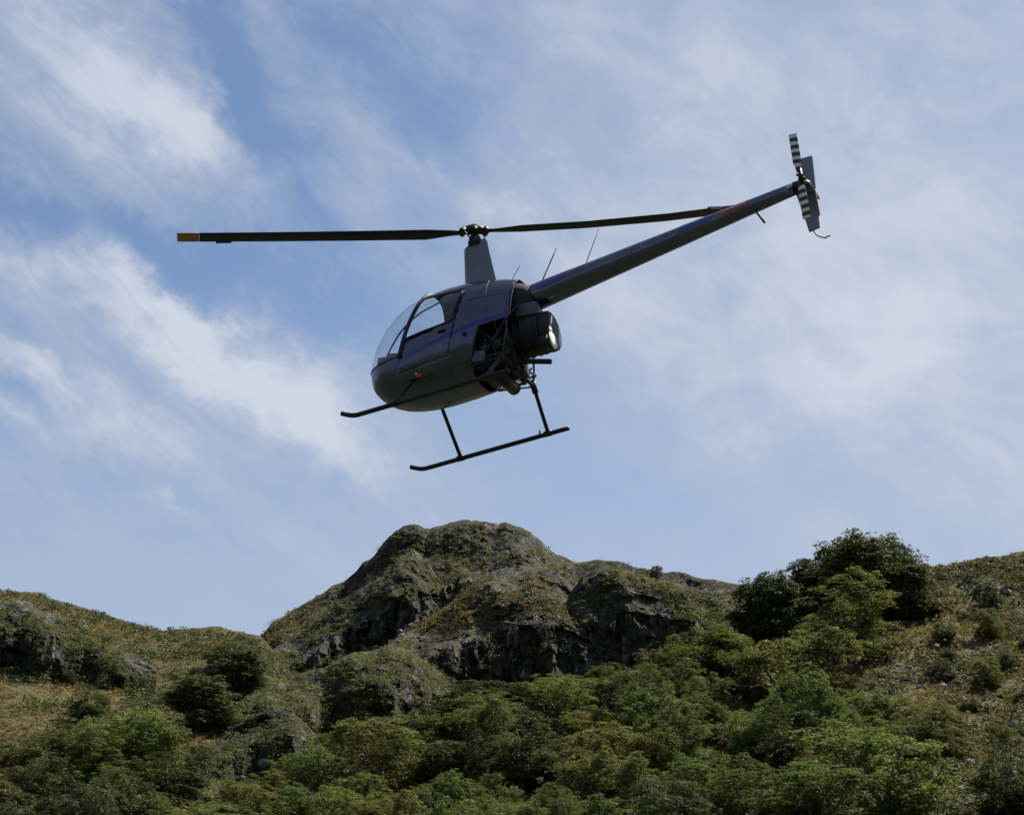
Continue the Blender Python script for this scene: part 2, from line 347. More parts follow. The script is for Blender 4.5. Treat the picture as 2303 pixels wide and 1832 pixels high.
# ------------------------------------------------------------------ foliage
def leaf_material(name, dark, light, warm, trans=0.25):
    m, t, b, out = mat(name)
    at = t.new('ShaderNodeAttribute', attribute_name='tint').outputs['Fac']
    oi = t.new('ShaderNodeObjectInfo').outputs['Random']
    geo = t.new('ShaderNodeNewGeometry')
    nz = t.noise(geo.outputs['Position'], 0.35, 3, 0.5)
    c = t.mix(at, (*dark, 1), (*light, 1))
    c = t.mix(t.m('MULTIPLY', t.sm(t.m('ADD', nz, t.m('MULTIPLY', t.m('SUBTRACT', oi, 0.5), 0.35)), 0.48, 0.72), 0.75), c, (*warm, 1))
    hsv = t.new('ShaderNodeHueSaturation'); t.put(hsv.inputs['Color'], c)
    t.put(hsv.inputs['Value'], t.m('ADD', 0.78, t.m('MULTIPLY', oi, 0.44)))
    t.put(b.inputs['Base Color'], hsv.outputs[0]); b.inputs['Roughness'].default_value = 0.7; b.inputs['Specular IOR Level'].default_value = 0.14
    tr = t.new('ShaderNodeBsdfTranslucent'); t.put(tr.inputs[0], t.mix(0.35, hsv.outputs[0], (0.15, 0.17, 0.03, 1)))
    mx = t.new('ShaderNodeMixShader'); mx.inputs[0].default_value = trans
    t.l.new(b.outputs[0], mx.inputs[1]); t.l.new(tr.outputs[0], mx.inputs[2]); t.l.new(mx.outputs[0], out.inputs[0])
    return m
M_LEAF_OLIVE = leaf_material('olive_leaves', (0.034, 0.046, 0.014), (0.116, 0.130, 0.036), (0.124, 0.108, 0.034), 0.34)
M_LEAF_GREEN = leaf_material('green_leaves', (0.028, 0.052, 0.014), (0.098, 0.140, 0.032), (0.118, 0.130, 0.032), 0.34)
M_LEAF_DARK = leaf_material('dark_leaves', (0.020, 0.032, 0.015), (0.068, 0.088, 0.034), (0.076, 0.080, 0.030), 0.2)
M_LEAF_SCRUB = leaf_material('scrub_leaves', (0.034, 0.036, 0.018), (0.112, 0.106, 0.050), (0.130, 0.100, 0.048), 0.2)
M_TUSSOCK = leaf_material('tussock_blades', (0.070, 0.058, 0.022), (0.155, 0.120, 0.046), (0.180, 0.116, 0.042), 0.25)
m, t, b, out = mat('bark'); M_BARK = m
geo = t.new('ShaderNodeNewGeometry')
t.put(b.inputs['Base Color'], t.ramp(t.noise(geo.outputs['Position'], 6, 4, 0.6), (0.3, (0.04, 0.034, 0.026)), (0.7, (0.15, 0.13, 0.105)))); b.inputs['Roughness'].default_value = 0.9

def leaf_quads(rng, centers, normals, size, aspect=0.55):
    """diamond leaves at centers facing about normals"""
    n = len(centers)
    a = rng.normal(size=(n, 3)); a -= normals * np.sum(a * normals, 1, keepdims=True); a /= np.linalg.norm(a, axis=1, keepdims=True) + 1e-9
    bb = np.cross(normals, a)
    s = size[:, None]
    v = np.stack([centers - a * s, centers - bb * s * aspect + normals * s * 0.12, centers + a * s, centers + bb * s * aspect + normals * s * 0.12], 1)
    return v.reshape(-1, 3), np.arange(4 * n).reshape(n, 4)
def tube_np(path, rad, ns=6):
    path = np.asarray(path, float); V = []; Fc = []
    for i, p in enumerate(path):
        d = path[min(i + 1, len(path) - 1)] - path[max(i - 1, 0)]; d /= np.linalg.norm(d) + 1e-9
        a = np.cross(d, (0.3, 0.9, 0.2)); a /= np.linalg.norm(a) + 1e-9; b_ = np.cross(d, a)
        for k in range(ns):
            th = 2 * math.pi * k / ns; V.append(p + rad[i] * (a * math.cos(th) + b_ * math.sin(th)))
    for i in range(len(path) - 1):
        for k in range(ns): Fc.append([i * ns + k, i * ns + (k + 1) % ns, (i + 1) * ns + (k + 1) % ns, (i + 1) * ns + k])
    return np.array(V), np.array(Fc)

def tree_meshes(name, seed, width, height, nclump, leafmat, leaf=0.074, per=30, lobes=5, lobe_r=(0.17, 0.30), droop=0.28, fill=0.14, spread=(0.16, 0.34), skirt=4):
    """crown of several uneven lobes hung with flat leafy sprays, on a forked trunk. returns the two meshes"""
    rng = np.random.default_rng(seed)
    L = [(np.array([0, 0, height * 0.50]), width * 0.33, height * 0.42)]
    for i in range(lobes):
        a = 2 * math.pi * (i + rng.uniform(-0.35, 0.35)) / lobes; rl = width * rng.uniform(*lobe_r); d = width * rng.uniform(*spread)
        L.append((np.array([math.cos(a) * d, math.sin(a) * d, height * rng.uniform(0.26, 0.80)]), rl, min(rl * rng.uniform(0.7, 1.15), height * 0.4)))
    for i in range(skirt):
        a = rng.uniform(0, 2 * math.pi); rl = width * rng.uniform(0.15, 0.22); d = width * rng.uniform(0.10, 0.28)
        L.append((np.array([math.cos(a) * d, math.sin(a) * d, height * rng.uniform(0.10, 0.22)]), rl, rl * 0.75))
    wts = np.array([q[1] ** 2 for q in L]); wts /= wts.sum(); cs = []
    for (c0, rl, rz), wv in zip(L, wts):
        k = max(6, int(nclump * wv)); got = 0
        while got < k:
            p = rng.normal(size=3); p /= np.linalg.norm(p)
            if p[2] < -0.45: continue
            c = c0 + p * np.array([rl, rl, rz]) * rng.uniform(0.72, 1.06)
            got += 1
            if c[2] > 0.03 * height: cs.append(c)
    P, N, S, T = [], [], [], []
    for c in cs:
        base = math.atan2(c[1], c[0]); ct = rng.uniform(0.05, 0.95)
        for j in range(4):
            a = base + rng.normal() * 0.95; ln = width * rng.uniform(0.055, 0.125); k = max(6, int(per * ln / (0.09 * width)))
            s_ = rng.uniform(-0.25, 1, k); lt = rng.normal(size=k) * 0.26 * ln * (1.15 - 0.65 * s_)
            x = c[0] + math.cos(a) * ln * s_ - math.sin(a) * lt; y = c[1] + math.sin(a) * ln * s_ + math.cos(a) * lt
            z = c[2] + rng.normal() * 0.25 * ln + ln * (0.10 - droop * s_ ** 2) + rng.normal(size=k) * 0.07 * ln
            P.append(np.stack([x, y, z], 1))
            n = np.stack([0.35 * math.cos(a) * s_, 0.35 * math.sin(a) * s_, np.full(k, 1.0)], 1) + rng.normal(size=(k, 3)) * 0.42
            N.append(n / np.linalg.norm(n, axis=1, keepdims=True)); S.append(leaf * rng.uniform(0.6, 1.3, k))
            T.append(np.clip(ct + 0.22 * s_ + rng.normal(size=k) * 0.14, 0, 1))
    nf = int(sum(len(q) for q in P) * fill)                      # inner leaves, tinted darker so the crown gaps look shaded
    for _ in range(1):
        pick = rng.integers(0, len(L), nf); d = rng.normal(size=(nf, 3)); d /= np.linalg.norm(d, axis=1, keepdims=True); d *= rng.uniform(0.2, 0.85, (nf, 1))
        P.append(np.array([L[i][0] for i in pick]) + d * np.array([[L[i][1], L[i][1], L[i][2]] for i in pick]))
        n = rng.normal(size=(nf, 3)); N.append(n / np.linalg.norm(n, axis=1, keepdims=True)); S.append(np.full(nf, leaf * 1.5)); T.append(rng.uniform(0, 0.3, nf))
    P, N, S, T = [np.concatenate(q) for q in (P, N, S, T)]
    V, Fc = leaf_quads(rng, P, N, S)
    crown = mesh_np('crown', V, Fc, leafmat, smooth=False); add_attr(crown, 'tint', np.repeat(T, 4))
    VV, FF, off = [], [], 0
    t0 = np.array([0, 0, -0.8]); t1 = np.array([0.03, 0.02, height * 0.10]); t2 = np.array([rng.normal() * 0.04 * width, rng.normal() * 0.04 * width, height * 0.30])
    v_, f_ = tube_np([t0, t1, t2, L[0][0]], [width * 0.040, width * 0.032, width * 0.025, width * 0.012]); VV.append(v_); FF.append(f_ + off); off += len(v_)
    for (c0, rl, rz) in L[1:]:
        v_, f_ = tube_np([t1 * 0.4 + t2 * 0.6, t2 * 0.4 + c0 * 0.6 + np.array([0, 0, -0.05 * width]), c0], [width * 0.018, width * 0.012, width * 0.006], 5); VV.append(v_); FF.append(f_ + off); off += len(v_)
    for c in cs[::3]:
        i = int(np.argmin([np.linalg.norm(c - q[0]) for q in L]))
        v_, f_ = tube_np([L[i][0], (L[i][0] + c) / 2 + np.array([0, 0, -0.02 * width]), c], [width * 0.006, width * 0.004, width * 0.0015], 4); VV.append(v_); FF.append(f_ + off); off += len(v_)
    trunk = mesh_np('trunk', np.concatenate(VV), np.concatenate(FF), M_BARK)
    md, td = crown.data, trunk.data
    bpy.data.objects.remove(crown); bpy.data.objects.remove(trunk)
    ex = np.percentile(V, (1.0, 99.0), axis=0)
    return dict(crown=md, trunk=td, w=float((ex[1, 0] - ex[0, 0] + ex[1, 1] - ex[0, 1]) / 2), h=float(ex[1, 2]))

PROTO = {
    'olive': [tree_meshes('olive', 11 + i, 6, h, 175, M_LEAF_OLIVE, lobes=lb) for i, (h, lb) in enumerate(((5.2, 5), (6.8, 4), (4.4, 6), (5.8, 3)))],
    'green': [tree_meshes('green', 31 + i, 6, h, 175, M_LEAF_GREEN, lobes=lb, droop=0.18) for i, (h, lb) in enumerate(((5.4, 5), (7.0, 4), (4.4, 6), (6.0, 3)))],
    'dark': [tree_meshes('dark', 51 + i, 6, h, 185, M_LEAF_DARK, lobes=lb) for i, (h, lb) in enumerate(((5.6, 4), (7.2, 3), (4.6, 5)))],
    'dense': [tree_meshes('dense', 91, 6, 4.9, 300, M_LEAF_DARK, lobes=7, lobe_r=(0.2, 0.26), fill=0.6, spread=(0.12, 0.2))],
    'scrub': [tree_meshes('scrub', 71 + i, 6, h, 140, M_LEAF_SCRUB, leaf=0.09, lobes=lb) for i, (h, lb) in enumerate(((3.6, 5), (4.6, 4), (5.4, 3)))],
}
RNG = random.Random(5)
def place_tree(kind, u, vtop, vbot, wpx, hill, label, group=None, name=None, proto=None):
    """tree standing on a hill: foot at photo height vbot on that hill, crown about wpx photo pixels wide"""
    base = on_hill(hill, u, vbot)
    dist = math.hypot(base.x, base.y) / math.cos(R(11))
    pr = proto or RNG.choice(PROTO[kind])
    sw = wpx / F * dist / pr['w']
    sh = (vbot - vtop) / F * dist / pr['h']
    e = bpy.data.objects.new(name or {'olive': 'beech_tree', 'green': 'beech_tree', 'dark': 'evergreen_tree', 'dense': 'evergreen_tree', 'scrub': 'scrub_bush'}[kind], None)
    link(e); e.location = base - Vector((0, 0, 0.15)); e.rotation_euler = (0, 0, RNG.uniform(0, 6.28)); e.scale = (sw, sw, sh)
    e.empty_display_size = 0.5
    tag(e, label, 'bush' if kind == 'scrub' else 'tree', group)
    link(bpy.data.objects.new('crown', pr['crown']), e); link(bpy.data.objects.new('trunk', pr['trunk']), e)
    return e

BIG = [  # kind, u, vtop, vbot, width, hill, label
    ('dense', 1966, 1206, 1400, 236, 'hill_right', 'big round dark evergreen standing highest against the sky on the right skyline'),
    ('dense', 1752, 1292, 1520, 205, 'hill_right', 'dark evergreen with a deep shaded face below the skyline tree'),
    ('olive', 1915, 1298, 1510, 225, 'hill_right', 'olive layered tree standing just below the big skyline evergreen'),
    ('dense', 1845, 1258, 1370, 150, 'hill_right', 'dark leafy shoulder tree on the ridge beside the big skyline evergreen'),
    ('olive', 1785, 1430, 1640, 280, 'hill_right', 'broad grey-green tree between the two dark evergreens and the stony slope'),
    ('dark', 1765, 1590, 1760, 220, 'hill_wooded', 'dark hollow-faced tree with a bright leafy top in the lower wood'),
    ('green', 2010, 1630, 1880, 340, 'hill_right', 'large bright green tree with flat layered sprays beside the stony slope'),
    ('green', 1850, 1740, 1900, 250, 'hill_right', 'bright green layered tree tucked against the large bright green one'),
    ('olive', 2080, 1580, 1720, 180, 'hill_right', 'smaller olive tree on the stony slope above the large bright green one'),
    ('dark', 2270, 1680, 1860, 170, 'hill_right', 'dark bushy tree at the foot of the stony right slope'),
    ('dark', 1085, 1535, 1660, 220, 'hill_wooded', 'dark spreading tree standing in front of the cliff of the buttress'),
    ('dense', 525, 1458, 1590, 150, 'hill_left', 'tall dark tree in the gully of the tussock hillside'),
    ('dense', 450, 1535, 1650, 160, 'hill_left', 'low dark tree below the tall one in the tussock gully'),
    ('dark', 1475, 1268, 1300, 34, 'hill_saddle', 'small dark bush standing alone on the saddle skyline'),
    ('olive', 1580, 1400, 1560, 210, 'hill_wooded', 'olive tree with rusty top on the crest of the wooded slope'),
]
for q in BIG: place_tree(q[0], *q[1:6], q[6])
spots = []
PLURAL = {'olive': 'olive green', 'green': 'fresh green', 'dark': 'dark green', 'scrub': 'brownish'}
def scatter_wood(hill, ulo, uhi, spacing, wlo, whi, kinds, place, ceiling=None, vmax=1975, gap=8):
    """uneven bush: many sizes, crowded, no crown rising above the ceiling line"""
    h = HILLS[hill]; n = 0; vv = 1380.0
    while vv < vmax:
        uu = ulo + RNG.uniform(0, spacing)
        while uu < uhi:
            u = uu + RNG.uniform(-0.45, 0.45) * spacing; v = vv + RNG.uniform(-0.4, 0.4) * spacing * 0.6
            i = int(np.argmin(np.abs(h['us'] - u))); vc = h['vc'][i]
            if vc + gap < v < h['VF'][i] - 5 and not any(abs(u - a) < b_ * 0.28 and abs(v - c) < 26 for a, c, b_ in spots):
                k = RNG.choice(kinds)
                if hill == 'hill_wooded' and 930 < u < 1560 and v < vc + 75 and RNG.random() < 0.7: k = 'scrub'
                w_ = wlo * (whi / wlo) ** (RNG.random() ** 1.15); hh = w_ * RNG.uniform(0.70, 1.20)
                if k == 'scrub': w_ *= 0.75; hh *= 0.55
                if ceiling: hh = min(hh, max(26, v - np.interp(u, *ceiling)))
                w_ = min(w_, hh * 1.7)
                size = 'small' if w_ < 95 else ('large' if w_ > 165 else 'mid-sized')
                tt = (v - h['VF'][i]) / (vc - h['VF'][i]); where = 'near the crest of' if tt > 0.72 else ('halfway up' if tt > 0.36 else 'low down on')
                lab = f"{size} {PLURAL[k]} {'bush' if k == 'scrub' else 'tree'} {where} {place}"
                place_tree(k, u, v - hh, v, w_, hill, lab, lab.replace(size + ' ', size + ' ') + 's'); spots.append((u, v, w_)); n += 1
            uu += spacing
        vv += spacing * 0.5
    return n
for q in BIG: spots.append((q[1], q[3], q[4]))
CEIL = ([300, 464, 612, 750, 900, 1000, 1100, 1200, 1330, 1480, 1600, 1700, 1800, 1960, 2300], [1880, 1790, 1722, 1650, 1590, 1568, 1560, 1535, 1508, 1458, 1418, 1420, 1480, 1560, 1700])
nA = scatter_wood('hill_wooded', 420, 1990, 74, 56, 205, ['olive', 'olive', 'green', 'green', 'green', 'scrub', 'dark'], 'the wooded slope', CEIL)
CEIL2 = ([-100, 0, 120, 200, 330, 420, 520, 640], [1720, 1700, 1640, 1625, 1605, 1660, 1750, 1860])
nB = scatter_wood('hill_left_wooded', -60, 600, 86, 62, 200, ['dark', 'dark', 'olive', 'green', 'dark', 'scrub', 'dark'], 'the lower left knoll', CEIL2)
nC = scatter_wood('hill_right', 2050, 2340, 105, 34, 100, ['scrub', 'scrub', 'olive', 'dark'], 'the stony right slope')
nD = scatter_wood('hill_left', -40, 640, 165, 30, 95, ['scrub', 'dark', 'dark', 'olive'], 'the tussock hillside', None, 1680, 110)
print('trees', nA, nB, nC)

# ------------------------------------------------------------------ ground cover: scrub and tussock too many to count
def cover(name, label, hill, n, kind, material, seed, size, urange=(-40, 2343), trange=(0.0, 1.0), slope=(0.25, 9), leaves=34, clump=0.55, thr=-0.15):
    rng = np.random.default_rng(seed); h = HILLS[hill]; us = h['us']
    ok = np.where((us > urange[0]) & (us < urange[1]))[0]
    nt = len(h['ts'])
    i = rng.choice(ok[1:-1], n * 3); j = (rng.uniform(trange[0], trange[1], n * 3) * (nt - 3)).astype(int) + 1
    X, Y, Z = h['X'], h['Y'], h['Z']
    P = np.stack([X[i, j], Y[i, j], Z[i, j]], 1)
    tv = np.stack([X[i, j + 1] - X[i, j - 1], Y[i, j + 1] - Y[i, j - 1], Z[i, j + 1] - Z[i, j - 1]], 1)
    tu = np.stack([X[i + 1, j] - X[i - 1, j], Y[i + 1, j] - Y[i - 1, j], Z[i + 1, j] - Z[i - 1, j]], 1)
    Nn = np.cross(tu, tv); Nn /= np.linalg.norm(Nn, axis=1, keepdims=True) + 1e-9
    Nn *= np.sign(Nn[:, 2:3] + 1e-9)
    pick = fbm(P[:, 0] / 7, P[:, 1] / 7, P[:, 2] / 5, 3, seed)
    keep = (Nn[:, 2] > slope[0]) & (Nn[:, 2] < slope[1]) & (pick > thr)
    P, Nn, pick = P[keep][:n], Nn[keep][:n], pick[keep][:n]
    P = P + rng.normal(size=P.shape) * (0.25, 0.25, 0.02)
    k = len(P); rad = size * np.clip(rng.lognormal(0, 0.38, k), 0.4, 1.8)
    if kind == 'shrub':
        a = rng.uniform(0, 2 * np.pi, (k, leaves)); q = np.sqrt(rng.uniform(0, 1, (k, leaves)))
        dome = np.sqrt(np.clip(1 - q ** 2, 0, 1))
        C = np.stack([P[:, 0:1] + rad[:, None] * q * np.cos(a), P[:, 1:2] + rad[:, None] * q * np.sin(a), P[:, 2:3] + rad[:, None] * dome * rng.uniform(0.45, 0.95, (k, 1))], -1).reshape(-1, 3)
        Nv = np.stack([q * np.cos(a), q * np.sin(a), dome + 0.25], -1).reshape(-1, 3) + rng.normal(size=(k * leaves, 3)) * 0.5
        Nv /= np.linalg.norm(Nv, axis=1, keepdims=True)
        V, Fc = leaf_quads(rng, C, Nv, np.repeat(rad, leaves) * rng.uniform(0.10, 0.24, k * leaves), 0.7)
        T = np.repeat(np.repeat(np.clip(0.45 + 0.5 * pick + rng.normal(size=k) * 0.22, 0, 1), leaves), 4)
    else:
        a = rng.uniform(0, 2 * np.pi, (k, leaves)); out = rng.uniform(0.35, 1.0, (k, leaves))
        root = np.repeat(P, leaves, 0).reshape(k, leaves, 3) + np.stack([0.14 * np.cos(a), 0.14 * np.sin(a), 0 * a - 0.05], -1) * rad[:, None, None]
        tip = root + np.stack([out * np.cos(a) * 0.8, out * np.sin(a) * 0.8, 1.15 - 0.5 * out], -1) * rad[:, None, None]
        side = np.stack([-np.sin(a), np.cos(a), 0 * a], -1) * rad[:, None, None] * 0.15
        mid = (root + tip) / 2 + np.array([0, 0, 0.12]) * rad[:, None, None]
        V = np.stack([root, mid - side, tip, mid + side], 2).reshape(-1, 3); Fc = np.arange(len(V)).reshape(-1, 4)
        T = np.repeat(np.repeat(np.clip(0.5 + 0.5 * pick + rng.normal(size=k) * 0.2, 0, 1), leaves), 4)
    o = mesh_np(name, V, Fc, material, smooth=False); add_attr(o, 'tint', T)
    return tag(o, label, 'tussock' if kind != 'shrub' else 'scrub', None, 'stuff')

cover('scrub', 'low scrub clinging to the rocky peak', 'hill_peak', 5200, 'shrub', M_LEAF_OLIVE, 101, 0.42, trange=(0.1, 1), slope=(0.40, 9), leaves=16, thr=-0.3)
cover('scrub', 'low scrub along the lit rib of the peak', 'hill_rib', 2600, 'shrub', M_LEAF_OLIVE, 102, 0.40, slope=(0.42, 9), leaves=16, thr=-0.3)
cover('scrub', 'scrub covering the grassy saddle', 'hill_saddle', 3200, 'shrub', M_LEAF_SCRUB, 103, 0.45, slope=(0.35, 9), leaves=16)
cover('scrub', 'scrub on top of the dark rock block', 'hill_dark_block', 2200, 'shrub', M_LEAF_OLIVE, 104, 0.42, slope=(0.45, 9), leaves=16)
cover('scrub', 'scrub on the top and ledges of the buttress', 'hill_buttress', 5000, 'shrub', M_LEAF_SCRUB, 105, 0.36, slope=(0.40, 9), leaves=16)
cover('scrub', 'scrub on the rocky spur left of the buttress', 'hill_spur', 6000, 'shrub', M_LEAF_OLIVE, 106, 0.36, slope=(0.18, 9), leaves=16, thr=-0.4)
cover('scrub', 'scrub around the low dark crag', 'hill_crag', 1600, 'shrub', M_LEAF_OLIVE, 107, 0.3, slope=(0.25, 9), leaves=16, thr=-0.3)
cover('scrub', 'scrub on the shaded left crag', 'hill_left_crag', 1800, 'shrub', M_LEAF_OLIVE, 108, 0.36, slope=(0.40, 9), leaves=16)
cover('scrub', 'dark scrub scattered over the tussock hillside', 'hill_left', 4600, 'shrub', M_LEAF_DARK, 109, 0.5, slope=(0.2, 9), thr=0.12, leaves=20)
cover('tussock_grass', 'golden tussock grass over the left hillside', 'hill_left', 14000, 'tuft', M_TUSSOCK, 110, 0.24, slope=(0.2, 9), leaves=7, thr=-0.6)
cover('scrub', 'scrub over the stony right hillside', 'hill_right', 4200, 'shrub', M_LEAF_SCRUB, 111, 0.34, urange=(1900, 2360), slope=(0.2, 9), thr=-0.05)
cover('scrub', 'dark low scrub over the right hillside', 'hill_right', 1500, 'shrub', M_LEAF_DARK, 118, 0.42, urange=(1960, 2360), slope=(0.2, 9), thr=0.12, leaves=22)
cover('tussock_grass', 'tussock grass over the right hillside', 'hill_right', 8000, 'tuft', M_TUSSOCK, 112, 0.25, urange=(1900, 2360), slope=(0.2, 9), leaves=7, thr=-0.5)
cover('scrub', 'undergrowth between the trees of the wooded slope', 'hill_wooded', 2400, 'shrub', M_LEAF_OLIVE, 113, 0.6, slope=(0.1, 9), thr=-0.6)
cover('scrub', 'undergrowth on the lower left knoll', 'hill_left_wooded', 1100, 'shrub', M_LEAF_OLIVE, 114, 0.6, slope=(0.1, 9), thr=-0.6)
cover('tussock_grass', 'tussock grass on the peak and its flanks', 'hill_peak', 2500, 'tuft', M_TUSSOCK, 115, 0.32, trange=(0.6, 1), slope=(0.35, 9), leaves=6, thr=-0.2)
cover('tussock_grass', 'tussock grass on the buttress top', 'hill_buttress', 3500, 'tuft', M_TUSSOCK, 116, 0.28, trange=(0.66, 1), slope=(0.35, 9), leaves=6, thr=-0.2)
cover('tussock_grass', 'tussock grass on the saddle', 'hill_saddle', 3500, 'tuft', M_TUSSOCK, 117, 0.3, slope=(0.3, 9), leaves=6, thr=-0.3)
# ------------------------------------------------------------------ helicopter materials
def paint(name, base, rough=0.32, metal=0.0, coat=0.4, var=0.12, stripe=False, spec=0.5):
    m, t, b, out = mat(name)
    tc = t.new('ShaderNodeTexCoord').outputs['Object']
    n = t.noise(tc, 3.0, 5, 0.6); n2 = t.noise(tc, 22.0, 3, 0.6)
    c = t.mix(t.sm(n, 0.35, 0.7), (*[q * (1 - var) for q in base], 1), (*[min(1, q * (1 + var)) for q in base], 1))
    if stripe:
        x, y, z = t.sep(tc)
        g = t.m('ADD', t.m('ADD', 0.84, t.m('MULTIPLY', t.m('ADD', x, 1.07), 0.175)), t.m('MULTIPLY', t.m('MULTIPLY', t.m('ADD', x, 1.07), t.m('ADD', x, 0.07)), -0.02))
        d = t.m('ABSOLUTE', t.m('SUBTRACT', z, g))
        wd = t.m('MULTIPLY', t.sm(x, -1.45, -0.2), 0.032)
        c = t.mix(t.m('LESS_THAN', d, wd), c, (0.034, 0.042, 0.150, 1))
        d2 = t.m('ABSOLUTE', t.m('SUBTRACT', z, t.m('SUBTRACT', g, 0.066)))
        c = t.mix(t.m('LESS_THAN', d2, t.m('MULTIPLY', wd, 0.22)), c, (0.075, 0.085, 0.14, 1))  # thin paler line below the stripe: a reflection painted into the colour
    t.put(b.inputs['Base Color'], c); b.inputs['Metallic'].default_value = metal
    t.put(b.inputs['Roughness'], t.m('ADD', rough - 0.06, t.m('MULTIPLY', n2, 0.14)))
    b.inputs['Coat Weight'].default_value = coat; b.inputs['Coat Roughness'].default_value = 0.12
    b.inputs['Specular IOR Level'].default_value = spec
    return m
M_BODY = paint('charcoal_paint', (0.070, 0.076, 0.106), 0.22, 0.92, 0.25, stripe=True)
M_BOOM = paint('boom_paint', (0.088, 0.096, 0.132), 0.24, 0.92, 0.2)
M_FAIR = paint('fairing_paint', (0.102, 0.120, 0.155), 0.42, 0.1, 0.2)
M_BLACK = paint('black_metal', (0.007, 0.007, 0.009), 0.5, 0.0, 0.0, spec=0.3)
M_ENGINE = paint('engine_metal', (0.030, 0.030, 0.033), 0.5, 0.6, 0.0, 0.3)
M_TUBE = paint('grey_tube', (0.026, 0.026, 0.030), 0.45, 0.3, 0.0)
M_DARKPLASTIC = paint('dark_plastic', (0.020, 0.021, 0.024), 0.6, 0.0, 0.0, spec=0.3)
M_SHROUD = paint('shroud_plastic', (0.007, 0.0075, 0.010), 0.55, 0.0, 0.0, spec=0.35)
M_BLUEGREY = paint('bluegrey_panel', (0.050, 0.056, 0.080), 0.5, 0.1, 0.0)
M_BLUE = paint('blue_paint', (0.034, 0.044, 0.150), 0.32, 0.4, 0.3)
M_BLADE = paint('blade_paint', (0.008, 0.008, 0.010), 0.5, 0.0, 0.0, spec=0.3)
M_ORANGE = paint('orange_paint', (0.30, 0.105, 0.022), 0.45, 0.0, 0.0)
M_WHITE = paint('white_paint', (0.75, 0.75, 0.74), 0.4, 0.0, 0.0)
M_PALE = paint('pale_metal', (0.42, 0.42, 0.40), 0.4, 0.2, 0.0)
M_RED = paint('red_decal', (0.16, 0.024, 0.024), 0.4, 0.0, 0.2)
M_SEAT = paint('seat_fabric', (0.030, 0.030, 0.036), 0.8, 0.0, 0.0, spec=0.2)
M_TAIL = paint('fin_paint', (0.12, 0.12, 0.155), 0.42, 0.1, 0.15)
def glass(name, tint, gl=0.05):
    m, t, b, out = mat(name)
    tr = t.new('ShaderNodeBsdfTransparent'); tr.inputs[0].default_value = (*tint, 1)
    gs = t.new('ShaderNodeBsdfGlossy'); gs.inputs['Roughness'].default_value = 0.03
    lw = t.new('ShaderNodeLayerWeight'); lw.inputs[0].default_value = 0.35
    fac = t.m('ADD', gl, t.m('MULTIPLY', t.m('POWER', lw.outputs['Facing'], 2.2), 0.62))
    mx = t.new('ShaderNodeMixShader'); t.put(mx.inputs[0], fac)
    t.l.new(tr.outputs[0], mx.inputs[1]); t.l.new(gs.outputs[0], mx.inputs[2]); t.l.new(mx.outputs[0], out.inputs[0])
    return m
M_GLASS = glass('perspex', (0.86, 0.90, 0.935), 0.06)
m, t, b, out = mat('red_lens'); M_LENS = m
b.inputs['Base Color'].default_value = (0.6, 0.03, 0.01, 1); b.inputs['Roughness'].default_value = 0.1
m, t, b, out = mat('tail_blade_bands'); M_TBLADE = m
tz = t.sep(t.new('ShaderNodeTexCoord').outputs['Object'])[2]
band = t.m('LESS_THAN', t.m('FRACT', t.m('DIVIDE', t.m('SUBTRACT', tz, 0.135), 0.104)), 0.46)
band = t.m('MULTIPLY', band, t.m('GREATER_THAN', tz, 0.13))
t.put(b.inputs['Base Color'], t.mix(band, (0.012, 0.012, 0.012, 1), (0.55, 0.55, 0.47, 1))); b.inputs['Roughness'].default_value = 0.45

# ------------------------------------------------------------------ helicopter mesh helpers (body frame: x aft, y right, z up)
heli = bpy.data.objects.new('helicopter', None); link(heli)
heli.location = (-0.217, 23.782, 9.32); heli.rotation_euler = (R(-5.16), R(-8.71), R(-22.86)); heli.empty_display_size = 1.0
tag(heli, 'small dark grey helicopter with blue stripe flying nose-down above the hills', 'helicopter')
def bm_obj(name, bm, m, parent=heli, smooth=True, bevel=None, solid=None):
    me = bpy.data.meshes.new(name)
    bmesh.ops.recalc_face_normals(bm, faces=bm.faces[:]); bm.to_mesh(me); bm.free(); me.materials.append(m)
    me.polygons.foreach_set('use_smooth', np.full(len(me.polygons), smooth))
    o = link(bpy.data.objects.new(name, me), parent)
    if solid: q = o.modifiers.new('solid', 'SOLIDIFY'); q.thickness = solid; q.offset = -1
    if bevel: q = o.modifiers.new('bevel', 'BEVEL'); q.width = bevel; q.segments = 2; q.limit_method = 'ANGLE'
    return o
def tube(bm, pts, rads, ns=10, cap=True, flat=None):
    pts = [Vector(p) for p in pts]
    if not hasattr(rads, '__len__'): rads = [rads] * len(pts)
    rings = []; prev = None
    for i, p in enumerate(pts):
        d = (pts[min(i + 1, len(pts) - 1)] - pts[max(i - 1, 0)]).normalized()
        a = d.cross(Vector((0, 0, 1)) if prev is None else prev.cross(d)) if prev is None else prev - d * prev.dot(d)
        if prev is None and a.length < 1e-3: a = d.cross(Vector((0, 1, 0)))
        a.normalize(); prev = a; c = d.cross(a)
        fl = flat or (1, 1)
        rings.append([bm.verts.new(p + rads[i] * (a * math.cos(2 * math.pi * k / ns) * fl[0] + c * math.sin(2 * math.pi * k / ns) * fl[1])) for k in range(ns)])
    for i in range(len(rings) - 1):
        for k in range(ns): bm.faces.new((rings[i][k], rings[i][(k + 1) % ns], rings[i + 1][(k + 1) % ns], rings[i + 1][k]))
    if cap: bm.faces.new(rings[0][::-1]); bm.faces.new(rings[-1])
    return bm
def tubes(name, m, paths, rad, parent=heli, ns=8, flat=None):
    bm = bmesh.new()
    for p in paths: tube(bm, p, rad, ns, flat=flat)
    return bm_obj(name, bm, m, parent)
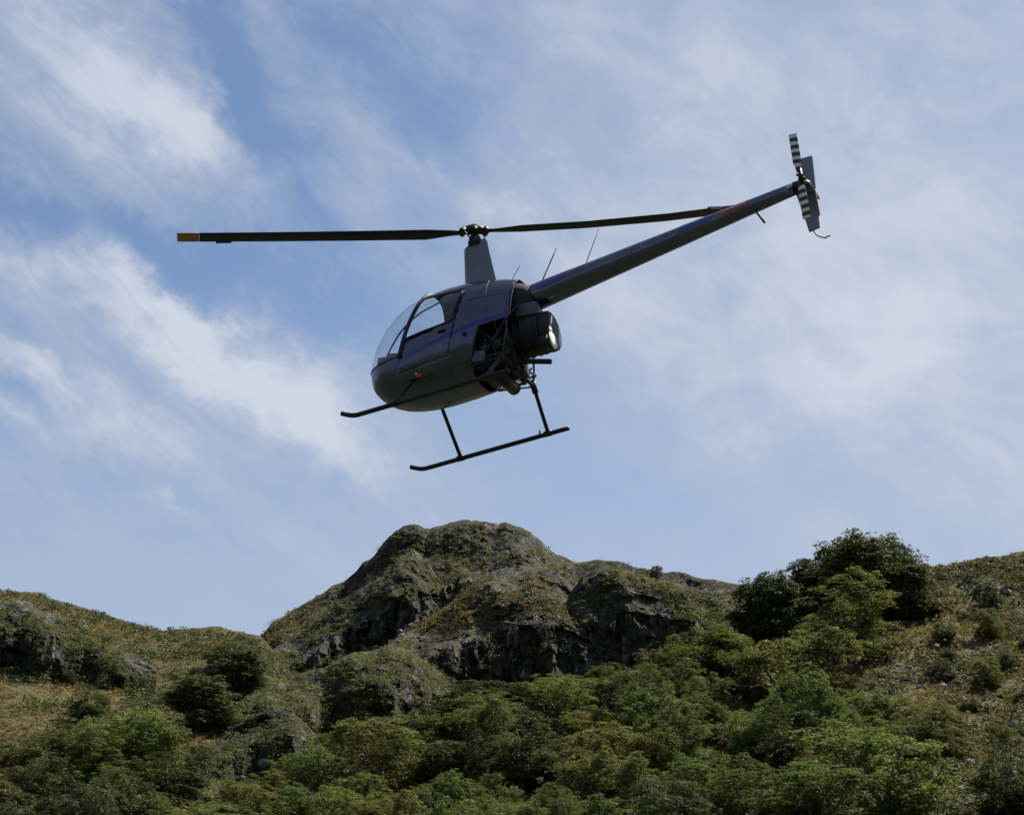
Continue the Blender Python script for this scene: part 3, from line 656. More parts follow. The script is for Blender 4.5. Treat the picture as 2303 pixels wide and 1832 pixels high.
def box(bm, c, s, rot=None):
    r = bmesh.ops.create_cube(bm, size=1.0)
    M = Matrix.Translation(Vector(c)) @ (rot.to_matrix().to_4x4() if rot else Matrix()) @ Matrix.Diagonal((*s, 1))
    bmesh.ops.transform(bm, matrix=M, verts=r['verts']); return bm
def smooth_curve(pts, n=6):
    """Catmull-Rom through the points"""
    P = [Vector(p) for p in pts]; P = [P[0] * 2 - P[1]] + P + [P[-1] * 2 - P[-2]]; o = []
    for i in range(1, len(P) - 2):
        for k in range(n):
            t_ = k / n; a, b_, c, d = P[i - 1], P[i], P[i + 1], P[i + 2]
            o.append(0.5 * ((2 * b_) + (c - a) * t_ + (2 * a - 5 * b_ + 4 * c - d) * t_ ** 2 + (3 * b_ - a - 3 * c + d) * t_ ** 3))
    o.append(P[-2]); return o
def plate(name, pts, thick, m, yaxis=0.0, parent=heli, bevel=0.01):
    """flat plate in the xz plane, thickness along y"""
    bm = bmesh.new(); n = len(pts)
    a = [bm.verts.new((p[0], yaxis - thick / 2, p[1])) for p in pts]; b_ = [bm.verts.new((p[0], yaxis + thick / 2, p[1])) for p in pts]
    bm.faces.new(a); bm.faces.new(b_[::-1])
    for i in range(n): bm.faces.new((a[i], b_[i], b_[(i + 1) % n], a[(i + 1) % n]))
    return bm_obj(name, bm, m, parent, smooth=False, bevel=bevel)

# ------------------------------------------------------------------ fuselage shell as a loft of rounded sections
ST = np.array([  # x, z bottom, z top, half width, z of the widest point
    (-1.665, .885, .965, .030, .92), (-1.65, .81, 1.03, .105, .92), (-1.61, .72, 1.13, .19, .93), (-1.54, .63, 1.26, .28, .94), (-1.42, .54, 1.44, .375, .95), (-1.28, .475, 1.60, .44, .96),
    (-1.10, .430, 1.74, .495, .97), (-.90, .405, 1.825, .53, .98), (-.65, .395, 1.875, .555, .99), (-.35, .405, 1.89, .565, 1.0), (-.05, .43, 1.875, .56, 1.0),
    (.20, .48, 1.835, .525, 1.02), (.42, .55, 1.785, .46, 1.05), (.62, .62, 1.72, .37, 1.08)])
ST[:, 0] = np.where(ST[:, 0] < -.65, -.65 + (ST[:, 0] + .65) * .945, ST[:, 0])
def sect(x):
    return [float(np.interp(x, ST[:, 0], ST[:, k])) for k in range(1, 5)]
def _smooth_st():
    xs = [-1.609, -1.604, -1.595, -1.58, -1.555, -1.53]; x = -1.50
    while x < 0.625: xs.append(x); x += 0.04
    return xs
EXU, EXL = 2.25, 2.55
def shell_pt(x, th):
    zb, zt, w, zc = sect(x); c, s = math.cos(th), math.sin(th)
    ex = EXU if s > 0 else EXL; hz = (zt - zc) if s > 0 else (zc - zb)
    q = (abs(c) ** ex + abs(s) ** ex) ** (-1 / ex)
    return Vector((x, w * c * q, zc + hz * s * q))
def half_w(x, z):
    zb, zt, w, zc = sect(x); hz, ex = ((zt - zc), EXU) if z > zc else ((zc - zb), EXL)
    k = min(1, abs(z - zc) / hz); return w * max(0.0, 1 - k ** ex) ** (1 / ex)
bm = bmesh.new(); NTH = 72; rings = []
for x in _smooth_st():
    rings.append([bm.verts.new(shell_pt(x, 2 * math.pi * k / NTH)) for k in range(NTH)])
for i in range(len(rings) - 1):
    for k in range(NTH): bm.faces.new((rings[i][k], rings[i + 1][k], rings[i + 1][(k + 1) % NTH], rings[i][(k + 1) % NTH]))
bm.faces.new(rings[0])
def line(p, q):
    """line in the side view as (point, normal); normal points to the right hand of p->q"""
    d = Vector((q[0] - p[0], q[1] - p[1])); n = Vector((d.y, -d.x)).normalized(); return (Vector(p), n)
BOW = line((-1.03, .90), (-.655, 1.80)); BOW2 = line((-.985, .90), (-.61, 1.80))
WSL = line((-1.61, .985), (-1.0, .925)); WB = line((-.84, 1.13), (-.23, 1.165)); WTOP = line((-.66, 1.715), (-.09, 1.625)); WR = line((-.06, 1.60), (-.215, 1.16))
DR = line((-.02, 1.68), (-.30, .80)); DB = line((-1.0, .70), (-.2, .72))
BAYF = line((.12, 1.0), (-.06, .55)); BAYT = line((.1, .985), (.56, 1.075)); REAR = line((.60, 1.75), (.50, 1.05))
def side(L, x, z): return (Vector((x, z)) - L[0]).dot(L[1])
for L in (BOW, BOW2, WSL, WB, WTOP, WR, DR, DB, BAYF, BAYT, REAR):
    bmesh.ops.bisect_plane(bm, geom=bm.verts[:] + bm.edges[:] + bm.faces[:], plane_co=(L[0].x, 0, L[0].y), plane_no=(L[1].x, 0, L[1].y), dist=1e-5)
groups = {}
for f_ in bm.faces:
    c = f_.calc_center_median(); x, y, z = c
    fwd = side(BOW, x, z) < 0; aft2 = side(BOW2, x, z) > 0
    if side(REAR, x, z) < 0: k = None
    elif side(BAYF, x, z) < 0 and side(BAYT, x, z) > 0: k = None
    elif fwd and side(WSL, x, z) < 0: k = 'windscreen'
    elif aft2 and side(WB, x, z) < 0 and side(WTOP, x, z) > 0 and side(WR, x, z) > 0 and abs(y) > 0.12: k = 'window_l' if y < 0 else 'window_r'
    elif aft2 and side(DR, x, z) > 0 and side(DB, x, z) < 0 and z < 1.72 and abs(y) > 0.3 and side(WTOP, x, z) > 0: k = 'door_l' if y < 0 else 'door_r'
    else: k = 'cabin_shell'
    groups.setdefault(k, []).append(f_)
print({k: len(v) for k, v in groups.items()})
def sub_bm(fs):
    nb = bmesh.new(); mp = {}
    for f_ in fs:
        vs = []
        for v in f_.verts:
            if v.index not in mp: mp[v.index] = nb.verts.new(v.co)
            vs.append(mp[v.index])
        nb.faces.new(vs)
    return nb
bm.verts.index_update()
def shell_obj(name, fs, m, parent=heli, solid=0.012):
    nb = sub_bm(fs); me = bpy.data.meshes.new(name); nb.to_mesh(me); nb.free(); me.materials.append(m)
    me.polygons.foreach_set('use_smooth', np.full(len(me.polygons), True))
    # outward normals
    o = link(bpy.data.objects.new(name, me), parent)
    if solid: q = o.modifiers.new('solid', 'SOLIDIFY'); q.thickness = solid; q.offset = -1
    return o
bmesh.ops.recalc_face_normals(bm, faces=bm.faces[:])
shell = shell_obj('cabin_shell', groups['cabin_shell'], M_BODY)
wscr = shell_obj('windscreen', groups['windscreen'], M_GLASS, solid=None)
for s_ in 'lr':
    dr = shell_obj('door', groups['door_' + s_], M_BODY)
    shell_obj('door_window', groups['window_' + s_], M_GLASS, dr, solid=None)
    sg = -1 if s_ == 'l' else 1
    # window frame and door seams on the surface
    def onsh(x, z, off=0.004): return (x, sg * (half_w(x, z) + off), z)
    def seg(a, b_, n=12): return [onsh(a[0] + (b_[0] - a[0]) * k / n, a[1] + (b_[1] - a[1]) * k / n) for k in range(n + 1)]
    tubes('window_frame', M_DARKPLASTIC, [seg((-.865, 1.13), (-.22, 1.165)), seg((-.22, 1.165), (-.075, 1.605)), seg((-.655, 1.71), (-.075, 1.615))], 0.011, dr, 6)
    tubes('door_seam', M_DARKPLASTIC, [seg((-.04, 1.62), (-.325, .72)), seg((-1.05, .70), (-.325, .72))], 0.0026, dr, 6)
    bmh = bmesh.new(); box(bmh, onsh(-.36, 1.06, 0.012), (.11, .02, .025)); bm_obj('door_handle', bmh, M_BLACK, dr, bevel=0.005)
bm.free()
rim = []
for sg in (-1, 1):
    pr = []
    for k in range(20):
        z = 1.07 + (1.70 - 1.07) * k / 19; x = .50 + (z - 1.05) / .70 * .10; pr.append((x, sg * max(half_w(x, z), .02), z))
    rim.append(pr)
tubes('cowl_edge_cover', M_SEAT, [rim[0] + rim[1][::-1]], 0.011, heli, 8)  # dark tube added to cover the sunlit edge of the shell
# door-post bow over the cabin, windscreen centre strip, lower glass edge
def bow_pts(x0, z0, x1, z1):
    L_, Rr = [], []
    for k in range(60):
        t_ = k / 59; x = x0 + (x1 - x0) * t_; z = z0 + (z1 - z0) * t_
        if z < sect(x)[1] - 0.002: L_.append((x, -half_w(x, z) - .003, z)); Rr.append((x, half_w(x, z) + .003, z))
        else: break
    xa, za = L_[-1][0], sect(L_[-1][0])[1]
    yt = half_w(xa, L_[-1][2])
    arc = [(xa + .01, yt * k / 4, za + 0.002 - 0.02 * (k / 4) ** 2) for k in range(-3, 4)]
    return L_ + arc + Rr[::-1]
for sg in (-1, 1):
    tubes('panel_seam', M_BLADE, [[(x, sg * (half_w(x, 1.42) + .001), 1.42) for x in np.linspace(.0, .54, 12)], [(.24, sg * (half_w(.24, z) + .001), z) for z in np.linspace(1.04, 1.80, 16)],
        [(-.34 - .0 * k, sg * (half_w(-.34, z) + .001), z) for k, z in enumerate(np.linspace(.45, .72, 10))]], 0.0022, heli, 5)
tubes('door_post', M_DARKPLASTIC, [bow_pts(-1.01, .90, -.61, 1.86)], 0.024, heli, 8)
tubes('windscreen_strip', M_DARKPLASTIC, [[tuple(Vector(shell_pt(x, R(90) - 0.10 / max(.15, sect(x)[2])))) for x in np.linspace(-1.55, -.6, 30)]], 0.011, heli, 6)
edge = []
for k in range(-16, 17):
    a = k / 16
    x = -1.600 + 0.585 * abs(a) ** 2.6; z = .985 + (x + 1.61) * (.925 - .985) / .61
    edge.append((x, math.copysign(half_w(x, z), a) if k else 0, z))
tubes('windscreen_seal', M_DARKPLASTIC, [edge], 0.008, heli, 6)

# ------------------------------------------------------------------ cabin interior
bmi = bmesh.new()
ring_f = [shell_pt(-.02, 2 * math.pi * k / 40) for k in range(40)]
vs = [bmi.verts.new(Vector((-.03 - .20 * (1.15 - p.z if p.z < 1.15 else 0), p.y * .96, .49 + (p.z - .49) * .985))) for p in ring_f]; bmi.faces.new(vs)
bm_obj('rear_bulkhead', bmi, M_DARKPLASTIC, smooth=False)
bmi = bmesh.new()
for (a_, b_) in (((.13, 1.0), (-.06, .52)),):
    pts = []
    for k in range(13): 
        z = a_[1] + (b_[1] - a_[1]) * k / 12; x = a_[0] + (b_[0] - a_[0]) * k / 12; pts.append((x - .012, half_w(x, z) * .985, z))
    L_ = [bmi.verts.new((p[0], -p[1], p[2])) for p in pts]; Rr = [bmi.verts.new(p) for p in pts]
    for k in range(12): bmi.faces.new((L_[k], L_[k + 1], Rr[k + 1], Rr[k]))
bm_obj('firewall', bmi, M_ENGINE, smooth=False, solid=0.01)
for sy in (-.27, .27):
    bmi = bmesh.new(); box(bmi, (-.42, sy, .80), (.46, .44, .12)); st = bm_obj('seat', bmi, M_SEAT, bevel=0.04)
    bmi = bmesh.new(); box(bmi, (-.20, sy, 1.0), (.10, .44, .40), Euler((0, R(-12), 0))); bm_obj('seat_back', bmi, M_SEAT, st, bevel=0.04)
bmi = bmesh.new()
box(bmi, (-1.20, .02, .88), (.30, .20, .30)); box(bmi, (-1.24, 0, 1.06), (.20, .34, .20), Euler((0, R(25), 0))); box(bmi, (-1.25, 0, 1.02), (.34, .60, .16), Euler((0, R(10), 0))); box(bmi, (-1.22, 0, 1.14), (.22, .36, .10), Euler((0, R(14), 0)))
pan = bm_obj('instrument_console', bmi, M_DARKPLASTIC, bevel=0.03)
for (y, z) in ((-.09, 1.10), (.09, 1.10), (-.09, 1.0), (.09, 1.0)):
    bmi = bmesh.new(); tube(bmi, [(-1.135, y, z), (-1.125, y, z)], 0.04, 16); bm_obj('dial', bmi, M_PALE, pan)
tubes('cyclic_stick', M_BLACK, [[(-.95, 0, .70), (-.90, 0, 1.02), (-.86, 0, 1.10)], [(-.86, -.30, 1.13), (-.86, .30, 1.13)], [(-.86, -.30, 1.13), (-.84, -.30, 1.02)], [(-.86, .30, 1.13), (-.84, .30, 1.02)]], 0.011)

# ------------------------------------------------------------------ mast, rotor hub and blades
bmm = bmesh.new()
rows = []
for z, xl, xt, wy in ((1.80, -.21, .245, .13), (1.95, -.20, .222, .115), (2.15, -.185, .20, .095), (2.35, -.172, .178, .078), (2.45, -.165, .168, .07), (2.485, -.13, .150, .05)):
    rg = []
    for k in range(28):
        a = 2 * math.pi * k / 28; cx = (1 + math.cos(a)) / 2     # 1 at the nose edge
        xx = xt + (xl - xt) * cx; th = wy * math.sin(a) * (0.35 + 0.65 * cx ** 0.5)
        rg.append(bmm.verts.new((xx, th, z + (0.04 * (1 - cx) if z > 2.44 else 0))))
    rows.append(rg)
for i in range(len(rows) - 1):
    for k in range(28): bmm.faces.new((rows[i][k], rows[i][(k + 1) % 28], rows[i + 1][(k + 1) % 28], rows[i + 1][k]))
bmm.faces.new(rows[-1])
bm_obj('mast_fairing', bmm, M_FAIR)
hub = bmesh.new(); tube(hub, [(0, 0, 2.40), (0, 0, 2.72)], 0.030, 14)
tube(hub, [(0, 0, 2.46), (0, 0, 2.535), (0, 0, 2.55), (0, 0, 2.60)], [.095, .095, .085, .07], 20)
AX = Vector((-math.cos(R(31)), -math.sin(R(31)), 0.0)); PERP = Vector((0, 0, 1)).cross(AX).normalized()
HZ = Vector((0, 0, 2.69))
def hp(a, p, z): return HZ + AX * a + PERP * p + Vector((0, 0, z))
tube(hub, [hp(-.17, 0, 0), hp(-.09, 0, .02), hp(0, 0, .03), hp(.09, 0, .02), hp(.17, 0, 0)], [.035, .06, .078, .06, .035], 12)
tube(hub, [hp(0, -.09, .0), hp(0, .09, .0)], .036, 12)
tube(hub, [hp(0, 0, .03), hp(0, 0, .095)], [.05, .03], 12)
for s_ in (-1, 1):
    tube(hub, [hp(s_ * .15, -.07, 0), hp(s_ * .15, .07, 0)], .040, 10)
    tube(hub, [hp(s_ * .17, s_ * .10, -.005), hp(s_ * .06, s_ * .085, -.17)], .010, 8)
    tube(hub, [hp(s_ * .17, s_ * .10, 0), hp(s_ * .20, 0, 0)], .014, 8)
tube(hub, [hp(.08, .02, -.20), hp(-.08, -.02, -.20)], .022, 10); tube(hub, [hp(0.02, .08, -.20), hp(-.02, -.08, -.20)], .022, 10)
hubo = bm_obj('rotor_hub', hub, M_BLACK)
def airfoil(c, th, n=9):
    up = []; lo = []
    for k in range(n):
        x = (1 - math.cos(math.pi * k / (n - 1))) / 2
        t_ = 5 * th * (0.2969 * math.sqrt(x) - 0.126 * x - 0.3516 * x * x + 0.2843 * x ** 3 - 0.1036 * x ** 4)
        up.append(((x - .27) * c, t_ * c)); lo.append(((x - .27) * c, -t_ * c))
    return up + lo[1:-1][::-1]
def blade(name, axis, lead, z_tip, pitch, r0, r1, chord, m, stations, parent):
    """rotor blade along axis; lead = direction of the leading edge"""
    b_ = bmesh.new(); rg = []
    for (r, cf, tw) in stations:
        af = airfoil(chord * cf[0], cf[1]); a = R(pitch + tw); ca_, sa_ = math.cos(a), math.sin(a)
        o = HZ + axis * r + Vector((0, 0, z_tip * (r / 3.83) ** 2))
        rg.append([b_.verts.new(o + (-lead) * (p[0] * ca_ + p[1] * sa_ + cf[2]) + Vector((0, 0, 1)) * (-p[0] * sa_ + p[1] * ca_)) for p in af])
    n = len(rg[0])
    for i in range(len(rg) - 1):
        for k in range(n): b_.faces.new((rg[i][k], rg[i][(k + 1) % n], rg[i + 1][(k + 1) % n], rg[i + 1][k]))
    b_.faces.new(rg[0]); b_.faces.new(rg[-1])
    return bm_obj(name, b_, m, parent)
BST = [(.17, (.45, .34, 0), 4), (.30, (.55, .25, 0), 4), (.42, (.72, .18, 0), 3.5), (.62, (1.0, .13, 0), 3), (1.5, (1, .125, 0), 1), (2.6, (1, .12, 0), -2), (3.55, (1, .12, 0), -4)]
TIPS = [(3.553, (1, .12, 0), -4), (3.81, (1, .12, 0), -5), (3.83, (.97, .08, 0), -5)]
for s_, ax_, dz, pit in ((1, AX, 0.04, 8), (-1, -AX, 0.27, 2)):
    lead = Vector((0, 0, 1)).cross(ax_).normalized()          # turns anticlockwise seen from above
    bl = blade('rotor_blade', ax_, lead, dz, pit, 0, 0, .196, M_BLADE, BST, hubo)
    blade('blade_tip', ax_, lead, dz, pit, 0, 0, .196, M_ORANGE, TIPS, bl)
    tb = bmesh.new(); o = HZ + ax_ * 3.24 + Vector((0, 0, dz * .714)); a = R(pit - 3)
    r_ = bmesh.ops.create_cube(tb, size=1.0)
    X_ = ax_; Y_ = (-lead) * math.cos(a) + Vector((0, 0, -math.sin(a))); Z_ = X_.cross(Y_)
    Mx = Matrix((X_, Y_, Z_)).transposed().to_4x4()
    bmesh.ops.transform(tb, matrix=Matrix.Translation(o + Y_ * (.185 * .73 + .012)) @ Mx @ Matrix.Diagonal((.20, .05, .006, 1)), verts=r_['verts'])
    bm_obj('trim_tab', tb, M_BLADE if s_ == 1 else M_PALE, bl, smooth=False)  # the other blade's tab is pale: its glint is put into the colour

# ------------------------------------------------------------------ tail boom, fins, tail rotor
B0, B1 = Vector((.60, 0, 1.445)), Vector((4.28, 0, 1.862)); R0, R1 = .178, .077
def boom_pt(t_): return B0.lerp(B1, t_), R0 + (R1 - R0) * t_
bb = bmesh.new(); tube(bb, [boom_pt(k / 14)[0] for k in range(15)], [boom_pt(k / 14)[1] for k in range(15)], 32)
boom = bm_obj('tail_boom', bb, M_BOOM)
ad = (B1 - B0).normalized(); yd = Vector((0, 1, 0)); ud = ad.cross(yd).normalized(); ud = ud if ud.z > 0 else -ud
def sleeve(name, t0, t1, a0, a1, m, off=0.0022, slant=0.0):
    """thin painted skin lying on the boom between two angles (0 = top, positive towards the left side)"""
    b_ = bmesh.new(); rg = []
    for i in range(9):
        row = []
        for k in range(17):
            a = R(a0 + (a1 - a0) * k / 16); t_ = t0 + (t1 - t0) * i / 8 + slant * (k / 16)
            c, r = boom_pt(t_); row.append(b_.verts.new(c + (ud * math.cos(a) - yd * math.sin(a)) * (r + off)))
        rg.append(row)
    for i in range(8):
        for k in range(16): b_.faces.new((rg[i][k], rg[i + 1][k], rg[i + 1][k + 1], rg[i][k + 1]))
    return bm_obj(name, b_, m, boom)
sleeve('blue_band', .075, .185, 5, 92, M_BLUE, slant=-.02); sleeve('blue_band', .60, .725, 10, 105, M_BLUE, slant=-.03)
sleeve('decal', .737, .835, 35, 112, M_RED)
for i in range(1, 7):   # riveted frames along the boom
    c, r = boom_pt(i / 7 + .01); bb = bmesh.new(); tube(bb, [c - ad * .007, c + ad * .007], r + .0012, 32, cap=False); bm_obj('boom_joint', bb, M_BOOM, boom)
# lettering on the red decal, bent round the boom
fc = bpy.data.curves.new('lettering', 'FONT'); fc.body = 'DANGER'; fc.size = 0.085; fc.align_x = 'CENTER'; fc.align_y = 'CENTER'; fc.resolution_u = 2
fo = bpy.data.objects.new('lettering', fc); COL.objects.link(fo)
dg = bpy.context.evaluated_depsgraph_get(); tm = bpy.data.meshes.new_from_object(fo.evaluated_get(dg)); bpy.data.objects.remove(fo); tm.name = 'lettering'
for v in tm.vertices:
    t_ = .782 + v.co.x / (B1 - B0).length; c, r = boom_pt(t_); a = R(66) - v.co.y / r
    v.co = c + (ud * math.cos(a) - yd * math.sin(a)) * (r + .0045)
tm.materials.clear(); tm.materials.append(M_PALE); link(bpy.data.objects.new('lettering', tm), boom)
# fin assembly stands to the right of the boom on the stabiliser
plate('upper_fin', [(4.285, 1.90), (4.305, 2.23), (4.345, 2.395), (4.49, 2.39), (4.475, 2.19), (4.455, 1.93)], .030, M_TAIL, .25)
plate('lower_fin', [(4.20, 1.925), (4.447, 1.925), (4.444, 1.65), (4.442, 1.55), (4.420, 1.535), (4.408, 1.373), (4.266, 1.354), (4.245, 1.55)], .030, M_TAIL, .25)
bs = bmesh.new(); box(bs, (4.325, .215, 1.885), (.24, .46, .026)); bm_obj('horizontal_stabiliser', bs, M_TAIL, bevel=0.01)
tubes('tail_guard', M_BLACK, [smooth_curve([(4.31, .25, 1.40), (4.35, .25, 1.285), (4.44, .25, 1.217), (4.475, .25, 1.227), (4.51, .25, 1.221)], 5)], .009)
bt = bmesh.new(); tube(bt, [(4.24, 0, 1.855), (4.34, 0, 1.862), (4.41, 0, 1.865), (4.44, 0, 1.866)], [.085, .082, .06, .03], 18); tube(bt, [(4.37, 0, 1.85), (4.372, -.2, 1.845)], .034, 12)
bm_obj('tail_gearbox', bt, M_BLACK)
bt = bmesh.new(); TH = Vector((4.388, -.25, 1.85))
tube(bt, [TH + Vector((0, .08, 0)), TH - Vector((0, .03, 0))], .032, 12); tube(bt, [TH + Vector((.005, 0, .10)), TH - Vector((.0, 0, .10))], .026, 10)
tube(bt, [TH + Vector((-.05, .02, .05)), TH + Vector((.05, .02, -.05))], .014, 8); tube(bt, [TH + Vector((-.04, .03, .14)), TH + Vector((0, .02, .12))], .02, 8)
th_o = bm_obj('tail_rotor_hub', bt, M_BLACK)
def tail_blade(direction, length):
    b_ = bmesh.new(); rg = []
    for (z, c, tk) in ((.06, .045, .5), (.13, .060, .3), (.19, .104, .14), (length, .104, .12), (length + .006, .10, .05)):
        rg.append([b_.verts.new((p[0] - .23 * c - .015, p[1], z)) for p in airfoil(c, tk)])
    n = len(rg[0])
    for i in range(len(rg) - 1):
        for k in range(n): b_.faces.new((rg[i][k], rg[i][(k + 1) % n], rg[i + 1][(k + 1) % n], rg[i + 1][k]))
    b_.faces.new(rg[0]); b_.faces.new(rg[-1])
    o = bm_obj('tail_rotor_blade', b_, M_TBLADE, th_o)
    z_ = Vector(direction).normalized(); x_ = (Vector((1, 0, 0)) - z_ * z_.x).normalized(); y_ = z_.cross(x_)
    o.matrix_local = Matrix.Translation(TH) @ Matrix((x_, y_, z_)).transposed().to_4x4() @ Matrix.Rotation(R(10), 4, 'Z')
    return o
tail_blade((.035, 0, 1), .600); tail_blade((-.018, 0, -1), .580)

# ------------------------------------------------------------------ landing gear
for sy in (-1, 1):
    y = .965 * sy
    sk = tubes('skid', M_BLACK, [smooth_curve([(-1.635, y, .115), (-1.56, y, .075), (-1.46, y, .040), (-1.32, y, .034), (-.6, y, .034), (.0, y, .034), (.62, y, .034)], 6)], .030, heli, 12)
    for xk in (-.913, .33):
        bk = bmesh.new(); tube(bk, [(xk - .05, y, .04), (xk + .05, y, .04)], .040, 12); bm_obj('skid_shoe', bk, M_BLACK, sk)
    tubes('skid_leg', M_BLACK, [[(-.885, .42 * sy, .585), (-.888, .49 * sy, .50), (-.905, .80 * sy, .21), (-.913, y, .05)]], .026, heli, 10)
    lg = tubes('skid_leg', M_BLACK, [[(.378, .42 * sy, .55), (.38, .50 * sy, .51), (.345, .80 * sy, .22), (.33, y, .05)]], .026, heli, 10)
    bk = bmesh.new(); tube(bk, [(.385, .44 * sy, .56), (.372, .565 * sy, .445)], .040, 10); bm_obj('leg_elbow', bk, M_BLACK, lg)
    tubes('gear_brace', M_TUBE, [[(.385, .49 * sy, .52), (.47, .44 * sy, .97)]], .011)
    tubes('gear_brace', M_BLACK, [[(.375, .49 * sy, .50), (-.08, .42 * sy, .545)]], .012)
bk = bmesh.new(); tube(bk, [(.20, .985, .06), (.22, .985, .14)], [.012, .012], 8); bm_obj('skid_lug', bk, M_BLACK)
tubes('cross_tube', M_BLACK, [[(.38, -.50, .51), (.38, .50, .51)]], .028, heli, 10)
tubes('cross_tube', M_BLACK, [[(-.887, -.44, .58), (-.887, .44, .58)]], .028, heli, 10)

# ------------------------------------------------------------------ engine, fan and frame behind the cabin
be = bmesh.new(); box(be, (.16, 0, .74), (.42, .34, .30)); box(be, (.12, 0, .52), (.30, .26, .16)); box(be, (.30, 0, .92), (.24, .30, .16))
eng = bm_obj('engine', be, M_ENGINE, bevel=0.03)
be = bmesh.new(); box(be, (.25, 0, .86), (.40, .50, .24)); box(be, (.30, 0, .66), (.30, .44, .26)); bm_obj('engine_backing', be, M_BLACK, eng, bevel=0.02)  # black backing block added to fill the open bay with dark
for sy in (-1, 1):
    for xc in (.10, .29):
        bc = bmesh.new()
        for k in range(9): tube(bc, [(xc, sy * (.17 + k * .022), .745), (xc, sy * (.181 + k * .022), .745)], .082, 16)
        tube(bc, [(xc, sy * .15, .745), (xc, sy * .38, .745)], .066, 14); box(bc, (xc, sy * .40, .745), (.12, .05, .13))
        bm_obj('cylinder', bc, M_ENGINE, eng)
        tubes('exhaust_stack', M_BLACK, [smooth_curve([(xc, sy * .36, .68), (xc + .01, sy * .37, .56), (xc + .05, sy * .28, .47), (.22, sy * .10, .43)], 5)], .024, eng)
        tubes('push_rod', M_TUBE, [[(xc - .03, sy * .15, .85), (xc - .03, sy * .42, .80)]], .010, eng); tubes('push_rod', M_TUBE, [[(xc + .03, sy * .15, .85), (xc + .03, sy * .42, .80)]], .010, eng)
bmf = bmesh.new(); tube(bmf, [(.21, -.24, .42), (.21, -.26, .42), (.21, .26, .42), (.21, .24, .42)], [.06, .085, .085, .06], 18)
bm_obj('muffler', bmf, M_BLACK, eng)
tubes('exhaust_pipe', M_BLACK, [[(.28, -.08, .46), (.50, -.10, .555), (.60, -.10, .54), (.865, -.10, .455)]], .034, eng, 14)
bo = bmesh.new(); box(bo, (.055, -.42, .625), (.17, .10, .145), Euler((0, R(10), 0))); bm_obj('battery_box', bo, M_BLUEGREY, eng, bevel=0.01)
bo = bmesh.new(); box(bo, (.36, 0, .55), (.18, .30, .18)); box(bo, (.44, .05, .50), (.08, .2, .10)); bm_obj('oil_sump', bo, M_BLACK, eng, bevel=0.02)
bf = bmesh.new(); tube(bf, [(.40, 0, .95), (.43, 0, .95), (.62, 0, .95), (.78, 0, .94), (.80, 0, .94)], [.20, .268, .274, .268, .22], 40)
shr = bm_obj('fan_shroud', bf, M_SHROUD)
bf = bmesh.new(); prof_ = [(.76, .20), (.80, .255), (.85, .266), (.905, .26), (.925, .242), (.915, .21), (.84, .185)]
tube(bf, [(p[0], 0, .925) for p in prof_], [p[1] for p in prof_], 40); box(bf, (.825, -.12, .70), (.16, .26, .13)); 
bm_obj('fan_scroll', bf, M_SHROUD, shr, bevel=None)
for xr in (.47, .56, .66, .74):
    bf = bmesh.new(); tube(bf, [(xr, 0, .945), (xr + .018, 0, .945)], .284, 40); bm_obj('shroud_rib', bf, M_BLACK, shr)
bf = bmesh.new()
for k in range(16):
    a = 2 * math.pi * k / 16; box(bf, (.895, .12 * math.cos(a), .925 + .12 * math.sin(a)), (.04, .012, .16), Euler((a - R(90) + R(20), 0, 0)))
tube(bf, [(.88, 0, .925), (.915, 0, .925)], [.06, .03], 16); bm_obj('fan_wheel', bf, M_ENGINE, shr)
bf = bmesh.new(); r_ = bmesh.ops.create_uvsphere(bf, u_segments=20, v_segments=12, radius=1.0)
bmesh.ops.transform(bf, matrix=Matrix.Translation((.925, -.095, .735)) @ Matrix.Rotation(R(-18), 4, 'X') @ Matrix.Diagonal((.025, .125, .105, 1)), verts=r_['verts']); bm_obj('inlet_cover', bf, M_WHITE, shr)
bo = bmesh.new(); box(bo, (.665, -.17, 1.20), (.30, .16, .18), Euler((0, R(7), 0))); box(bo, (.62, .06, 1.27), (.26, .34, .16)); bm_obj('belt_cover', bo, M_BLUEGREY, bevel=0.02)
bo = bmesh.new(); tube(bo, [(.40, 0, 1.45), (.56, 0, 1.45), (.66, 0, 1.45), (.74, 0, 1.461)], [.30, .255, .205, .172], 28); bm_obj('boom_dark_cone', bo, M_SEAT)  # dark cone added to fill the dark opening between cowl and boom
bo = bmesh.new(); tube(bo, [(.44, 0, .93), (.44, 0, 1.38)], .05, 12); tube(bo, [(.40, 0, 1.35), (.62, 0, 1.38)], .08, 18); bm_obj('drive_sheave', bo, M_ENGINE)
for sy in (-1, 1):
    for (p, q, rd) in (((.06, .46, 1.0), (.46, .42, .60), .013), ((.46, .43, 1.06), (.44, .40, .58), .013), ((-.02, .44, .60), (.46, .42, .60), .013), ((.10, .44, .60), (.46, .43, 1.04), .011),
                       ((.44, .40, .60), (.38, .48, .52), .016), ((.46, .42, 1.05), (.62, .17, 1.40), .014), ((.46, .40, .62), (.20, .36, .48), .011), ((-.06, .42, .55), (.30, .40, .60), .010)):
        tubes('frame_tube', M_TUBE, [[(p[0], sy * p[1], p[2]), (q[0], sy * q[1], q[2])]], rd, heli, 7)
RG = random.Random(3)
for k in range(16):
    x0, z0 = RG.uniform(.02, .42), RG.uniform(.62, .98); sg = -1 if k % 4 else 1
    pts = [(x0, sg * RG.uniform(.30, .43), z0)] + [(x0 + RG.uniform(-.12, .14), sg * RG.uniform(.28, .44), z0 + RG.uniform(-.2, .2)) for _ in range(3)]
    tubes('hose', M_TUBE if k % 3 == 0 else M_BLACK, [smooth_curve(pts, 5)], RG.choice((.006, .008, .010)), eng, 6)
